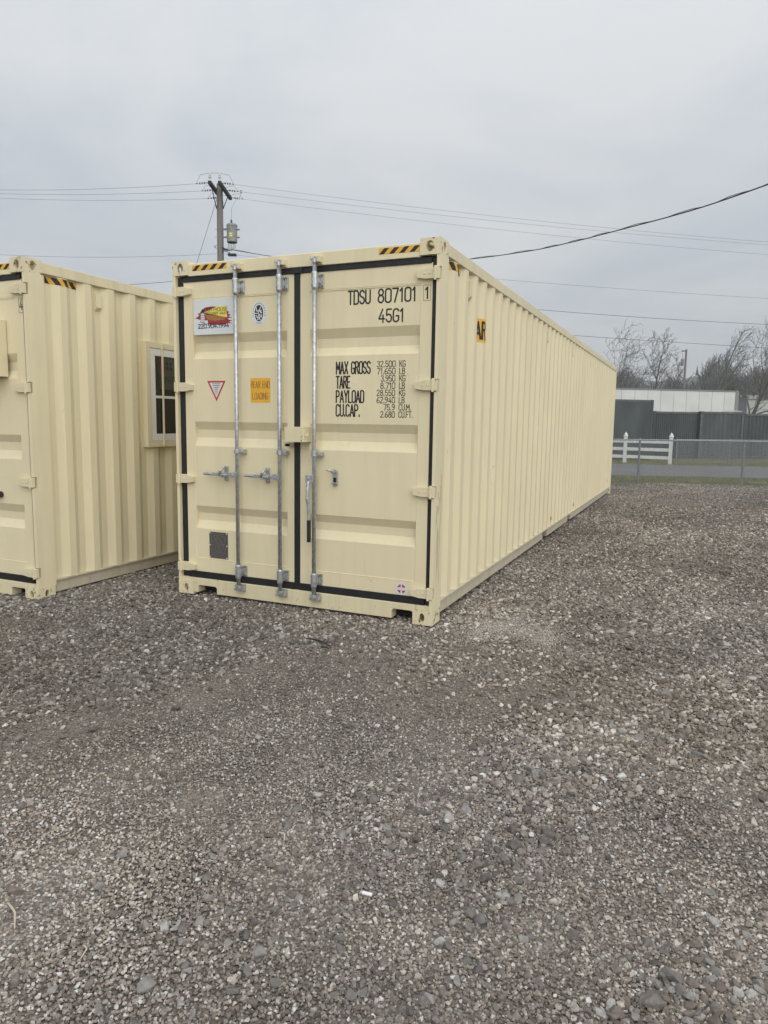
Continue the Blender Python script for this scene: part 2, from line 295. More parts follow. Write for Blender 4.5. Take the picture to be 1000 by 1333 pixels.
# ------------------------------------------------------------------ stroke lettering (painted marks, laid flat on a surface)
def arc(cx, cy, rx, ry, a0, a1, n=8): return [(cx+rx*math.cos(R(a0+(a1-a0)*i/n)), cy+ry*math.sin(R(a0+(a1-a0)*i/n))) for i in range(n+1)]
def oval(cx, cy, rx, ry, n=8): return None
_w = .42
def _O(w=.40, r=.17): return arc(w-r,1-r,r,r,0,90,4)+arc(r,1-r,r,r,90,180,4)+arc(r,r,r,r,180,270,4)+arc(w-r,r,r,r,270,360,4)+[(w,1-r)]
GL = {
 'T': (.40, [[(0,1),(.4,1)],[(.2,.95),(.2,0)]]), 'D': (.40, [[(0,0),(0,1),(.2,1)]+arc(.22,.8,.18,.2,90,0,4)+arc(.22,.2,.18,.2,0,-90,4)+[(0,0)]]),
 'S': (.40, [arc(.2,.78,.19,.22,20,180,6)+arc(.2,.72,.19,.2,180,230,3)+arc(.2,.25,.2,.25,50,-160,8)]), 'U': (.40, [[(0,1),(0,.2)]+arc(.2,.2,.2,.2,180,360,8)+[(.4,1)]]),
 '8': (.40, [arc(.2,.77,.17,.23,-90,270,14), arc(.2,.27,.2,.27,90,450,14)]), '0': (.40, [_O()]), '7': (.38, [[(0,1),(.38,1),(.14,0)]]), '1': (.22, [[(0,.8),(.14,1),(.14,0)]]),
 '4': (.42, [[(.28,1),(0,.27),(.42,.27)],[(.31,.55),(.31,0)]]), '5': (.40, [[(.36,1),(.05,1),(.02,.52)]+arc(.2,.3,.2,.3,110,-160,10)]),
 'G': (.40, [arc(.2,.8,.2,.2,15,180,6)+arc(.2,.2,.2,.2,180,360,8)+[(.4,.45),(.22,.45)]]), 'M': (.46, [[(0,0),(0,1),(.23,.35),(.46,1),(.46,0)]]), 'A': (.44, [[(0,0),(.22,1),(.44,0)],[(.09,.3),(.35,.3)]]),
 'X': (.42, [[(0,0),(.42,1)],[(0,1),(.42,0)]]), 'R': (.40, [[(0,0),(0,1),(.2,1)]+arc(.2,.77,.19,.23,90,-90,8)+[(.03,.54)],[(.2,.52),(.4,0)]]), 'O': (.42, [_O(.42)]), 'P': (.40, [[(0,0),(0,1),(.2,1)]+arc(.2,.75,.19,.25,90,-90,8)+[(.03,.5)]]),
 'L': (.34, [[(0,1),(0,0),(.34,0)]]), 'Y': (.42, [[(0,1),(.21,.48),(.42,1)],[(.21,.45),(.21,0)]]), 'C': (.40, [arc(.2,.8,.2,.2,15,180,6)+arc(.2,.2,.2,.2,180,345,8)]), '.': (.08, [[(.04,0),(.04,.1)]]),
 'K': (.40, [[(0,0),(0,1)],[(.4,1),(.05,.42)],[(.14,.58),(.4,0)]]), 'B': (.40, [[(0,0),(0,1),(.2,1)]+arc(.2,.77,.17,.23,90,-90,6)+[(.03,.54)],[(.18,.52)]+arc(.2,.26,.2,.26,85,-90,8)+[(.03,0)]]),
 'F': (.34, [[(.34,1),(0,1),(0,0)],[(.04,.52),(.28,.52)]]), '2': (.40, [arc(.2,.78,.2,.22,165,-30,8)+[(0,0),(.4,0)]]), '3': (.40, [arc(.2,.77,.18,.23,160,-80,8),arc(.2,.27,.2,.27,85,-160,9)]),
 '6': (.40, [[(.34,.97)]+arc(.3,.3,.3,.62,110,180,6)+arc(.2,.25,.2,.25,180,540,14)]), '9': (.40, [[(.06,.03)]+arc(.1,.7,.3,.62,-70,0,6)+arc(.2,.75,.2,.25,0,360,14)]),
 'E': (.34, [[(.34,1),(0,1),(0,0),(.34,0)],[(.04,.52),(.28,.52)]]), 'N': (.42, [[(0,0),(0,1),(.42,0),(.42,1)]]), 'I': (.06, [[(.03,0),(.03,1)]]), 'H': (.40, [[(0,0),(0,1)],[(.4,0),(.4,1)],[(.03,.52),(.37,.52)]]), ' ': (.26, []),
}
def ribbon(pts, hw):
    """mitred strip along a polyline: no overlapping faces"""
    p = [pts[0]]
    for q in pts[1:]:
        if math.hypot(q[0]-p[-1][0], q[1]-p[-1][1]) > 1e-5: p.append(q)
    L_, R_ = [], []
    for i, a in enumerate(p):
        d0 = (a[0]-p[i-1][0], a[1]-p[i-1][1]) if i else None; d1 = (p[i+1][0]-a[0], p[i+1][1]-a[1]) if i < len(p)-1 else None
        un = lambda d: (d[0]/math.hypot(*d), d[1]/math.hypot(*d))
        d0 = un(d0) if d0 else un(d1); d1 = un(d1) if d1 else d0
        n0 = (-d0[1], d0[0]); n1 = (-d1[1], d1[0]); mx_, my_ = n0[0]+n1[0], n0[1]+n1[1]; l2 = mx_*mx_+my_*my_
        k = 2*hw/l2 if l2 > .35 else hw*1.6
        if l2 < 1e-4: mx_, my_ = n0; k = hw
        ax, ay = a
        if i == 0: ax -= d1[0]*hw*.5; ay -= d1[1]*hw*.5
        if i == len(p)-1: ax += d0[0]*hw*.5; ay += d0[1]*hw*.5
        L_.append((ax+mx_*k, ay+my_*k)); R_.append((ax-mx_*k, ay-my_*k))
    n = len(p); return L_+R_, [(i, i+1, n+i+1, n+i) for i in range(n-1)]
def text2d(txt, h, width=None, gap=.14, wt=.085):
    """list of (2D verts, faces, depth step) for a line of text; scaled in x to `width`"""
    x = 0; raw = []
    for ch in txt:
        w, st = GL[ch]
        for s_ in st: raw.append([(x+a, b) for a, b in s_])
        x += w+gap
    tot = max(x-gap, .01); sx = (width/tot) if width else h; out = []; hw = wt*h/2; k = 0
    for s_ in raw:
        p = [(a*sx, b*h) for a, b in s_]
        for i in range(len(p)-1):
            (ax, ay), (bx, by) = p[i], p[i+1]; l = math.hypot(bx-ax, by-ay)
            if l < 1e-6: continue
            dx, dy = (bx-ax)/l, (by-ay)/l; e = hw*(.75 if i in (0, len(p)-2) else .45); nx, ny = -dy*hw, dx*hw
            e0 = hw*.9 if i == 0 else hw*.45; e1 = hw*.9 if i == len(p)-2 else hw*.45
            out.append(([(ax-dx*e0+nx, ay-dy*e0+ny), (bx+dx*e1+nx, by+dy*e1+ny), (bx+dx*e1-nx, by+dy*e1-ny), (ax-dx*e0-nx, ay-dy*e0-ny)], [(0,1,2,3)])); k += 1
    return out
def put_text(mb, txt, x, z, h, width=None, y=0.0, mi=0, f=None, wt=.1, gap=.14):
    for k, (vs, fs) in enumerate(text2d(txt, h, width, gap, wt)):
        f_ = f or (lambda a, b, o: (a, y-o, b))
        mb.add([f_(x+a, z+b, .00012*(k % 5)) for a, b in vs], fs, mi)
    return mb
def flat(mb, poly, y, mi=0, off=(0,0)):
    mb.add([(p[0]+off[0], y, p[1]+off[1]) for p in poly], [tuple(range(len(poly)))], mi)
def ellipse(cx, cz, a, b, n=28): return [(cx+a*math.cos(2*math.pi*i/n), cz+b*math.sin(2*math.pi*i/n)) for i in range(n)]

# ------------------------------------------------------------------ shipping containers
W, L, H = 2.438, 12.192, 2.896
PITCH_C, PH = .2775, .639
def corr(y):                                   # depth of the pressed side sheet at y (0 = outer flat)
    t = (y-PH) % PITCH_C
    if t < .072: return 0.0
    if t < .140: return -.036*(t-.072)/.068
    if t < .2095: return -.036
    return -.036*(1-(t-.2095)/.068)
def corr_pts(y0, y1):
    k0 = math.floor((y0-PH)/PITCH_C)-1; ys = [y0]
    for k in range(k0, k0+int((y1-y0)/PITCH_C)+4):
        for b in (0, .072, .140, .2095):
            y = PH+k*PITCH_C+b
            if y0+.004 < y < y1-.004: ys.append(y)
    return ys+[y1]
def casting(sx, sy, sz, depth_y=.178, wx=.162, hz=.118):
    """hollow corner casting with oval apertures on its three outer faces; corner at the origin, body towards (sx, sy, sz)"""
    D = (wx, depth_y, hz); th = .026; mb = MB(); n = 24
    def face(ax, outer, hole, inner):
        u, v = [i for i in range(3) if i != ax]
        d_out = 0.0 if outer else D[ax]; d_in = th if outer else D[ax]-th
        def pt(a, b, d):
            q = [0,0,0]; q[ax] = d; q[u] = a; q[v] = b; return (q[0]*sx, q[1]*sy, q[2]*sz)
        if not hole:
            mb.add([pt(0,0,d_out), pt(D[u],0,d_out), pt(D[u],D[v],d_out), pt(0,D[v],d_out)], [(0,1,2,3)])
            mb.add([pt(th,th,d_in), pt(D[u]-th,th,d_in), pt(D[u]-th,D[v]-th,d_in), pt(th,D[v]-th,d_in)], [(0,1,2,3)]); return
        cu, cv, ru, rv = hole
        def rect(a, lo_u, hi_u, lo_v, hi_v):
            c, s = math.cos(a), math.sin(a)
            k = min(((hi_u-cu) if c > 0 else (cu-lo_u))/max(abs(c), 1e-6), ((hi_v-cv) if s > 0 else (cv-lo_v))/max(abs(s), 1e-6)); return cu+c*k, cv+s*k
        angs = sorted([2*math.pi*i/n for i in range(n)] + [math.atan2(y_-cv, x_-cu) % (2*math.pi) for x_ in (0, D[u]) for y_ in (0, D[v])])
        angi = angs; k = len(angs)
        vs = [pt(*rect(a, 0, D[u], 0, D[v]), d_out) for a in angs] + [pt(cu+ru*math.cos(a), cv+rv*math.sin(a), d_out) for a in angs] + \
             [pt(cu+ru*math.cos(a), cv+rv*math.sin(a), d_in) for a in angs] + [pt(*rect(a, th, D[u]-th, th, D[v]-th), d_in) for a in angs]
        fs = []
        for r_ in range(3):
            for i in range(k): fs.append((r_*k+i, r_*k+(i+1) % k, (r_+1)*k+(i+1) % k, (r_+1)*k+i))
        mb.add(vs, fs)
    ru, rv = (.030, .040) if sz < 0 else (.022, .035)
    face(0, True, (.089, .058, ru, rv), True)      # on the side: coordinates (y, z)
    face(1, True, (.084, .058, ru, rv), True)      # on the end: (x, z)
    face(2, True, (.085, .089, .031, .05), True)       # above or below: (x, y)
    for ax in range(3): face(ax, False, None, False)
    return mb
def hinge(mb, s, z, pin):
    """s=+1: blade points to +x"""
    X = lambda a: pin+s*a
    x0, x1 = sorted((X(-.031), X(.013))); mb.box(x0, x1, -.016, .020, z-.041, z+.041)
    poly = [(X(.013), z-.038), (X(.075), z-.038), (X(.148), z-.026), (X(.150), z+.020), (X(.075), z+.038), (X(.013), z+.038)]
    mb.prism(poly, -.006, .0295, 'y')
    mb.tube([(pin, -.008, z-.05), (pin, -.008, z+.05)], .011, 10)
    for a in (.045, .085): mb.cyl((X(a), -.006, z), .007, -.005, .001, 8, 'y')
def hazard(mb, x0, x1, z0, z1, f, n=8, slant=.045):
    """alternating amber and black slanted blocks"""
    cuts = []; w = (x1-x0)/n
    for i in range(-1, n+1):
        a, b = x0+i*w, x0+(i+1)*w
        poly = [(a, z0), (b, z0), (b+slant, z1), (a+slant, z1)]
        # clip to x0..x1
        def clip(pl, xx, keep_gt):
            out = []
            for k in range(len(pl)):
                p, q = pl[k], pl[(k+1) % len(pl)]; ip = (p[0] >= xx) == keep_gt or p[0] == xx; iq = (q[0] >= xx) == keep_gt or q[0] == xx
                if ip: out.append(p)
                if ip != iq:
                    t = (xx-p[0])/(q[0]-p[0]); out.append((xx, p[1]+t*(q[1]-p[1])))
            return out
        poly = clip(poly, x0, True)
        if len(poly) >= 3: poly = clip(poly, x1, False)
        if len(poly) >= 3: mb.add([f(p[0], p[1]) for p in poly], [tuple(range(len(poly)))], (i+1) % 2)

def container(label, loc, recs, marked):
    t = thing('shipping_container', label, 'container', loc)
    X = lambda u: u-W
    HZ = (2.645, 1.838, 1.038, .250)
    # castings
    for cx, sx in ((-W, 1), (0, -1)):
        for cy, sy in ((0, 1), (L, -1)):
            for cz_, sz in ((0, 1), (H, -1)):
                o = casting(sx, sy, sz).build('corner_casting', 'beige_worn', t, bevel=.0035); o.location = (cx, cy, cz_)
    # corner posts; the door posts are notched for the hinge lugs
    for s, x0 in ((1, -W), (-1, 0)):
        mb = MB(); a, b = sorted((x0, x0+s*.042)); mb.box(a, b, .036, .190, .118, H-.118)
        edges = [.118]
        for z in sorted(HZ): edges += [z-.047, z+.047]
        edges += [H-.118]
        af, bf = sorted((x0, x0+s*.028))
        for k in range(0, len(edges), 2): mb.box(af, bf, .003, .036, edges[k], edges[k+1])
        c, d = sorted((x0+s*.042, x0+s*.10)); mb.box(c, d, .10, .185, .118, H-.118)
        mb.build('corner_post', 'beige', t)
        mb = MB(); a, b = sorted((x0, x0+s*.12)); mb.box(a, b, L-.16, L, .118, H-.118); mb.build('corner_post', 'beige', t, bevel=.006)
    # end header and sill
    MB().box(-W+.162, -.162, .008, .11, 2.768, 2.868).box(-W+.162, -.162, .03, .16, 2.868, 2.876).build('door_header', 'beige', t, bevel=.004)
    mb = MB(); zb = .022
    poly = [(X(.163), zb), (X(.208), zb), (X(.212), .080), (X(.224), .088), (X(.395), .088), (X(.412), .074), (X(.412), zb), (X(2.095), zb), (X(2.095), .080), (X(2.110), .100), (X(2.25), .100), (X(2.275), .092), (X(2.275), .150), (X(.163), .150)]
    mb.prism(poly, .008, .11, 'y')
    mb.box(X(.030), X(W-.030), .012, .10, .1185, .1512)
    mb.build('door_sill', 'beige_rail', t, bevel=.003)
    for u in (1.235, 1.64): MB().tube([(X(u), .0075, .024), (X(u)+.002, .0075, .09), (X(u), .0075, .149)], .0035, 6).build('weld_bead', 'beige_worn', [o for o in t.children if o.name.startswith('door_sill')][0])
    for u in (.205, 2.095): MB().box(X(u)-.002, X(u+.20), .112, .30, .03, .15).build('gooseneck_shade', 'void_shade', t)  # solid black blocks paint the shade behind the sill cut-outs
    # side walls with rails
    for s, x0 in ((1, 0), (-1, -W)):
        vs = []; ys = corr_pts(.19, L-.16)
        for y in ys: vs += [(x0+s*(corr(y)-.006), y, .150), (x0+s*(corr(y)-.006), y, 2.80)]
        mb = MB().add(vs, [(2*i, 2*i+2, 2*i+3, 2*i+1) for i in range(len(ys)-1)])
        side = mb.build('side_wall', 'beige', t)
        a, b = sorted((x0, x0-s*.06))
        MB().box(a, b, .178, L-.178, 2.796, 2.884).build('top_rail', 'beige_rail', t, bevel=.004)
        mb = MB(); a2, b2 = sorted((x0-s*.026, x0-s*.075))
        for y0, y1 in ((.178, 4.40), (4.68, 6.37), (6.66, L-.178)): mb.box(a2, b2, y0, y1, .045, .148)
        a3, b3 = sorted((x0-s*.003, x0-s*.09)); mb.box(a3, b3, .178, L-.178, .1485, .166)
        mb.build('bottom_rail', 'beige_dark', t, bevel=.003)  # a darker, greyer beige than the walls
        for y0, y1 in ((4.40, 4.68), (6.37, 6.66)):
            a4, b4 = sorted((x0-s*.08, x0-s*.4)); MB().box(a4, b4, y0-.02, y1+.02, .03, .147).build('fork_pocket_shade', 'void_shade', t)  # black block in place of a hollow, its shade painted in
        if s == 1:
            for yv in (.806, 4.136, 6.079, 8.02):        # louvred vents in the troughs
                xo = -.0425; mb = MB()
                mb.prism([(yv-.033, 2.555), (yv+.033, 2.555), (yv+.033, 2.735), (yv-.033, 2.735)], xo, xo+.004, 'x')
                vs = [(xo+.004, yv-.03, 2.57), (xo+.004, yv+.03, 2.57), (xo+.034, yv+.03, 2.605), (xo+.034, yv-.03, 2.605), (xo+.034, yv+.03, 2.725), (xo+.034, yv-.03, 2.725), (xo+.004, yv+.03, 2.73), (xo+.004, yv-.03, 2.73)]
                mb.add(vs, [(0,1,2,3),(3,2,4,5),(5,4,6,7),(0,3,5,7),(1,6,4,2)])
                mb.build('vent', 'beige', side)
            f = lambda a, b: (corr(a)-.0045, a, b)
            mb = MB()
            ycut = corr_pts(.235, .575)
            # tape follows the pressing: block boundaries cut at each bend
            for i in range(len(ycut)-1):
                sub = MB(); hazard(sub, 0, .34, 2.728, 2.785, lambda a, b: (0, .235+a, b), n=7, slant=-.04)
                for fc, mi in zip(sub.f, sub.m):
                    pl = [(sub.v[k][1], sub.v[k][2]) for k in fc]
                    for xx, gt in ((ycut[i], True), (ycut[i+1], False)):
                        out = []
                        for k in range(len(pl)):
                            p, q = pl[k], pl[(k+1) % len(pl)]; ip = p[0] >= xx-1e-9 if gt else p[0] <= xx+1e-9; iq = q[0] >= xx-1e-9 if gt else q[0] <= xx+1e-9
                            if ip: out.append(p)
                            if ip != iq: t_ = (xx-p[0])/(q[0]-p[0]); out.append((xx, p[1]+t_*(q[1]-p[1])))
                        pl = out
                        if len(pl) < 3: break
                    if len(pl) >= 3: mb.add([f(*p) for p in pl], [tuple(range(len(pl)))], mi)
            mb.build('hazard_tape', ['amber', 'black_ink'], side)
    # roof, front end, floor
    xs = [(-W+.05)+i*(W-.1)/2 for i in range(3)]
    ys = [.16+i*(L-.32)/80 for i in range(81)]; vs = []
    for i, y in enumerate(ys): vs += [(-W+.058, y, 2.872+(.012 if (i//2) % 2 else 0)), (-.058, y, 2.872+(.012 if (i//2) % 2 else 0))]
    MB().add(vs, [(2*i, 2*i+1, 2*i+3, 2*i+2) for i in range(80)]).build('roof', 'beige', t)
    xs = [-W+.12+i*(W-.24)/40 for i in range(41)]; vs = []
    for i, x in enumerate(xs): vs += [(x, L-.06+(.04 if (i//2) % 2 else 0), .05), (x, L-.06+(.04 if (i//2) % 2 else 0), 2.88)]
    MB().add(vs, [(2*i, 2*i+2, 2*i+3, 2*i+1) for i in range(40)]).build('end_wall', 'beige', t)
    MB().box(-W+.06, -.06, .12, L-.1, .12, .148).build('floor', 'floor_dark', t)
    # doors
    doors = []
    for side_, (u0, u1, p0, p1) in enumerate(((.091, 1.204, .186, 1.126), (1.242, 2.370, 1.338, 2.276))):
        mb = MB(); z0, z1, q0, q1 = .207, 2.728, .328, 2.582; y0, y1 = .030, .095
        o4 = [(u0,z0),(u1,z0),(u1,z1),(u0,z1)]; i4 = [(p0,q0),(p1,q0),(p1,q1),(p0,q1)]
        vs = [(X(a), y0, b) for a, b in o4]+[(X(a), y0, b) for a, b in i4]+[(X(a), y1, b) for a, b in o4]+[(X(a), y1, b) for a, b in i4]
        fs = []
        for k in range(4):
            j = (k+1) % 4; fs += [(k, j, 4+j, 4+k), (8+k, 12+k, 12+j, 8+j), (k, 8+k, 8+j, j), (4+k, 4+j, 12+j, 12+k)]
        mb.add(vs, fs); d = mb.build('door_leaf', 'beige', t, bevel=.004); doors.append(d)
        prof = [(q1, .0335)]
        for r_ in recs: prof += [(r_[0], .0335), (r_[1], .0715), (r_[2], .0715), (r_[3], .0335)]
        prof += [(q0, .0335)]; vs = []
        for z, y in prof: vs += [(X(p0), y, z), (X(p1), y, z)]
        MB().add(vs, [(2*i, 2*i+1, 2*i+3, 2*i+2) for i in range(len(prof)-1)]).build('door_panel', 'beige', d)
        for (a, b, z) in ((p0+.002, p1-.002, q1-.006), (p0+.002, p1-.002, q0+.002)): MB().tube([(X(a), .0325, z), (X((a+b)/2), .032, z), (X(b), .0325, z)], .0042, 6).build('weld_bead', 'beige', d)
        for z in HZ:
            mb = MB(); hinge(mb, 1 if side_ == 0 else -1, z, X(.035) if side_ == 0 else X(W-.035)); mb.build('hinge', 'beige_rail', d, bevel=.0025)
        mb = MB()
        if side_ == 0: mb.box(X(.0285), X(.102), .034, .085, .152, 2.766).box(X(.102), X(1.196), .022, .085, 2.722, 2.766).box(X(.102), X(1.196), .020, .085, .152, .212).box(X(1.196), X(1.251), .024, .06, .152, 2.7215).box(X(1.172), X(1.278), .012, .06, 2.7225, 2.7655)
        else: mb.box(X(2.362), X(W-.0285), .034, .085, .152, 2.766).box(X(1.2515), X(2.362), .022, .085, 2.722, 2.766).box(X(1.2515), X(2.362), .020, .085, .152, .212)
        mb.build('door_gasket', 'rubber', d, bevel=.003)
    dl, dr = doors
    # locking bars
    for u, d, hd in ((.668, dl, 'left'), (1.088, dl, 'left'), (1.412, dr, 'down')):
        x = X(u); yb = -.026
        lb = MB().tube([(x, yb, .145), (x, yb, 2.795)], .0168, 14).build('locking_bar', 'galv', t, smooth=True)
        for zc, hh in ((2.65, .066), (.262, .060)):
            mb = MB(); mb.tube([(x, yb, zc-hh), (x, yb, zc-hh*.8), (x, yb, zc+hh*.8), (x, yb, zc+hh)], [.022, .026, .026, .022], 14)
            mb.box(x-.024, x+.024, -.026, .029, zc-hh*.7, zc+hh*.7); mb.box(x+.027, x+.056, .014, .029, zc-hh*.8, zc+hh*.8); mb.box(x+.024, x+.030, -.012, .0285, zc-hh*.3, zc+hh*.3)
            for dz in (-.6, .6): mb.cyl((x+.043, .014, zc+dz*hh), .008, -.010, .002, 8, 'y', 1); mb.cyl((x-.010, yb-.024, zc+dz*hh), .005, -.004, .004, 8, 'y', 1)
            mb.build('bearing_bracket', ['galv', 'galv_dark'], lb, bevel=.002)
        mb = MB(); mb.tube([(x, yb, 1.279), (x, yb, 1.317)], .0255, 14); mb.box(x+.01, x+.062, -.032, .029, 1.282, 1.314); mb.cyl((x+.048, -.032, 1.298), .009, -.008, .002, 8, 'y'); mb.cyl((x-.01, -.05, 1.298), .006, -.006, .004, 8, 'y')
        mb.build('guide_clamp', 'galv', lb, bevel=.002)
        for zc, sg in ((2.795, 1), (.125, -1)):
            mb = MB(); mb.cyl((x, yb, zc), .021, -.016, .016, 12); mb.box(x-.034, x+.026, yb-.016, yb+.030, zc-.012+sg*.02, zc+.012+sg*.02); mb.tube([(x+.018, yb-.008, zc-.002), (x+.055, yb-.004, zc+.004)], [.013, .010], 8)
            mb.build('cam', 'galv', lb, bevel=.002)
            mb = MB(); zk = zc+sg*.008
            mb.box(x-.026, x+.056, -.010, .0085, zk-.030, zk+.030); mb.box(x+.032, x+.056, -.050, -.010, zk-.020, zk+.026); mb.box(x-.026, x-.008, -.044, -.010, zk+.006, zk+.030)
            mb.build('cam_keeper', 'beige_rail' if sg > 0 else 'galv', t, bevel=.003)
        zh = 1.097; mb = MB()
        if hd == 'left':
            mb.box(x-.062, x+.004, -.050, -.004, zh-.022, zh+.022); mb.cyl((x-.035, -.05, zh), .009, -.006, .004, 8, 'y')
            mb.prism([(x-.335, zh-.012), (x-.22, zh-.016), (x-.062, zh-.013), (x-.062, zh+.013), (x-.22, zh+.013), (x-.335, zh+.011)], -.046, -.030, 'y')
            mb.tube([(x-.34, -.036, zh), (x-.25, -.038, zh)], [.014, .012], 8)
            mb.build('handle', 'galv', lb, bevel=.003)
            xr = x-.150; mb = MB()
            mb.box(xr-.016, xr+.020, .018, .029, zh-.058, zh+.068); mb.cyl((xr+.002, .018, zh-.045), .015, -.008, .004, 10, 'y'); mb.cyl((xr+.002, .018, zh+.052), .015, -.008, .004, 10, 'y')
            mb.box(xr-.014, xr+.014, -.058, .018, zh-.026, zh-.014); mb.tube([(xr-.03, -.054, zh-.006), (xr+.002, -.058, zh+.030), (xr+.004, -.02, zh+.060)], [.010, .013, .010], 8); mb.tube([(xr, -.056, zh-.004), (xr+.055, -.052, zh-.004)], .008, 8)
            mb.build('handle_catch', 'galv', d, bevel=.002)
        else:
            mb.box(x-.062, x+.004, -.062, -.010, zh-.028, zh+.030); mb.cyl((x-.035, -.062, zh+.004), .011, -.006, .004, 8, 'y')
            mb.tube([(x-.036, -.052, zh-.02), (x-.040, -.062, zh-.09), (x-.040, -.066, zh-.16), (x-.034, -.058, zh-.21), (x-.032, -.054, zh-.34)], [.015, .016, .016, .015, .014], 8)
            mb.build('handle', 'galv', lb, bevel=.002)
            MB().tube([(x-.032, -.054, zh-.335), (x-.032, -.053, zh-.515)], .017, 10).build('handle_grip', 'rubber', lb)
            xr = X(1.578); mb = MB(); mb.box(xr-.020, xr+.020, .018, .0295, 1.055, 1.165); mb.cyl((xr, .018, 1.062), .020, -.004, .008, 12, 'y'); mb.cyl((xr, .018, 1.160), .020, -.004, .008, 12, 'y')
            mb.box(xr-.010, xr+.012, .008, .0175, 1.072, 1.112, 1); mb.tube([(xr, .004, 1.150), (xr-.020, -.02, 1.168), (xr-.055, -.035, 1.178)], [.011, .010, .008], 8); mb.box(xr-.022, xr+.022, -.004, .0178, 1.064, 1.074)
            mb.build('handle_catch', ['galv', 'void_shade'], d, bevel=.002)
    # boxed padlock cover across the meeting edge
    mb = MB(); a, b = X(1.185), X(1.362)
    mb.box(a, b, -.108, -.104, 1.392, 1.512).box(a, b, -.104, .018, 1.505, 1.512).box(b-.005, b, -.104, .018, 1.392, 1.505).box(a, a+.005, -.104, -.06, 1.392, 1.505).box(b-.03, b, .018, .031, 1.38, 1.52)
    mb.tube([(b+.002, -.085, 1.452), (b+.014, -.088, 1.436), (b+.024, -.085, 1.448), (b+.026, -.08, 1.462)], .006, 6)
    mb.build('lock_box', 'beige_rail', dr, bevel=.002)
    mb = MB(); mb.box(X(1.150), X(1.196), -.045, .031, 1.352, 1.378); mb.box(X(1.150), X(1.196), -.045, -.039, 1.352, 1.40); mb.build('lock_tab', 'beige', dl, bevel=.002)
    hd_ = [o for o in t.children if o.name.startswith('door_header')][0]
    for x0, x1, nn_ in ((.205, .560, 8), (1.943, 2.272, 8)):
        mb = MB(); hazard(mb, X(x0), X(x1), 2.808, 2.852, lambda a, b: (a, .0065, b), n=nn_); mb.build('hazard_tape', ['amber', 'black_ink'], hd_)
    return t, dl, dr

RECS1 = ((2.285, 2.212, 2.14, 2.075), (1.542, 1.473, 1.404, 1.33), (.803, .737, .672, .60))
RECS2 = ((2.125, 2.055, 1.985, 1.915), (1.44, 1.375, 1.305, 1.23), (.838, .765, .70, .628))
c1, dl, dr = container('beige forty foot shipping container with three locking bars and lettered doors', (0, 0, 0), RECS1, True)
X = lambda u: u-W
YP = .0325     # just proud of the door panels
# markings on the right door, one piece for each painted line
def line(label, *runs):
    mb = MB()
    for r_ in runs:
        mb = MB(); put_text(mb, r_[0], X(r_[1]), r_[2], r_[3], r_[4], r_[5] if len(r_) > 5 else YP, wt=r_[6] if len(r_) > 6 else .125)
        o = mb.build('lettering', 'black_ink', dr, fixn=False)
        if label: o['label'] = label
line('container number lettering', ('TDSU', 1.678, 2.462, .098, .186), ('807101', 1.932, 2.462, .098, .306))
line('size code lettering', ('45G1', 1.940, 2.316, .094, .202))
for k, (s_, z, wd, a, b, x0, a2, b2, x2) in enumerate((('MAX GROSS', 1.934, .294, '32.500', 'KG', 1.930, '71.650', 'LB', 1.932), ('TARE', 1.823, .118, '3.950', 'KG', 1.964, '8.710', 'LB', 1.962), ('PAYLOAD', 1.711, .241, '28.550', 'KG', 1.931, '62.940', 'LB', 1.932), ('CU.CAP.', 1.603, .206, '75.9', 'CU.M.', 1.992, '2.680', 'CU.FT.', 1.965))):
    ww = {'KG': .048, 'LB': .044, 'CU.M.': .096, 'CU.FT.': .112}; z1, z2 = 1.981-k*.1094, 1.981-k*.1094-.0547
    line(s_.lower()+' lettering', (s_, 1.578, z, .090, wd))
    line(None, (a, x0, z1, .044, 2.082-x0, YP, .12), (b, 2.118, z1, .044, ww[b], YP, .12)); line(None, (a2, x2, z2, .044, 2.082-x2, YP, .12), (b2, 2.118, z2, .044, ww[b2], YP, .12))
mb = MB(); put_text(mb, '1', X(2.318), 2.473, .080, .022, .0285, wt=.14)
for a, b, c, d_ in ((2.300, 2.358, 2.456, 2.458), (2.300, 2.358, 2.567, 2.569), (2.300, 2.302, 2.458, 2.567), (2.356, 2.358, 2.458, 2.567)): mb.add([(X(a), .0285, c), (X(b), .0285, c), (X(b), .0285, d_), (X(a), .0285, d_)], [(0,1,2,3)])
mb.build('check_digit', 'black_ink', dr, fixn=False)
# round red maker's mark near the lower hinge
mb = MB(); cx, cz_ = X(2.168), .262; y = .0285
flat(mb, ellipse(cx, cz_, .050, .050), y, 0); 
for k, (a0, a1) in enumerate(((100, 165), (20, 85), (195, 258), (282, 340))):
    flat(mb, [(cx+.010*math.cos(R((a0+a1)/2)), cz_+.010*math.sin(R((a0+a1)/2)))]+[(cx+.036*math.cos(R(a0+(a1-a0)*i/6)), cz_+.036*math.sin(R(a0+(a1-a0)*i/6))) for i in range(7)], y-.0004, 1)
put_text(mb, 'CIC', cx-.028, cz_-.010, .02, .056, y-.0008, 0, wt=.2)
mb.build('round_decal', ['white_sign', 'decal_red'], dr, fixn=False)
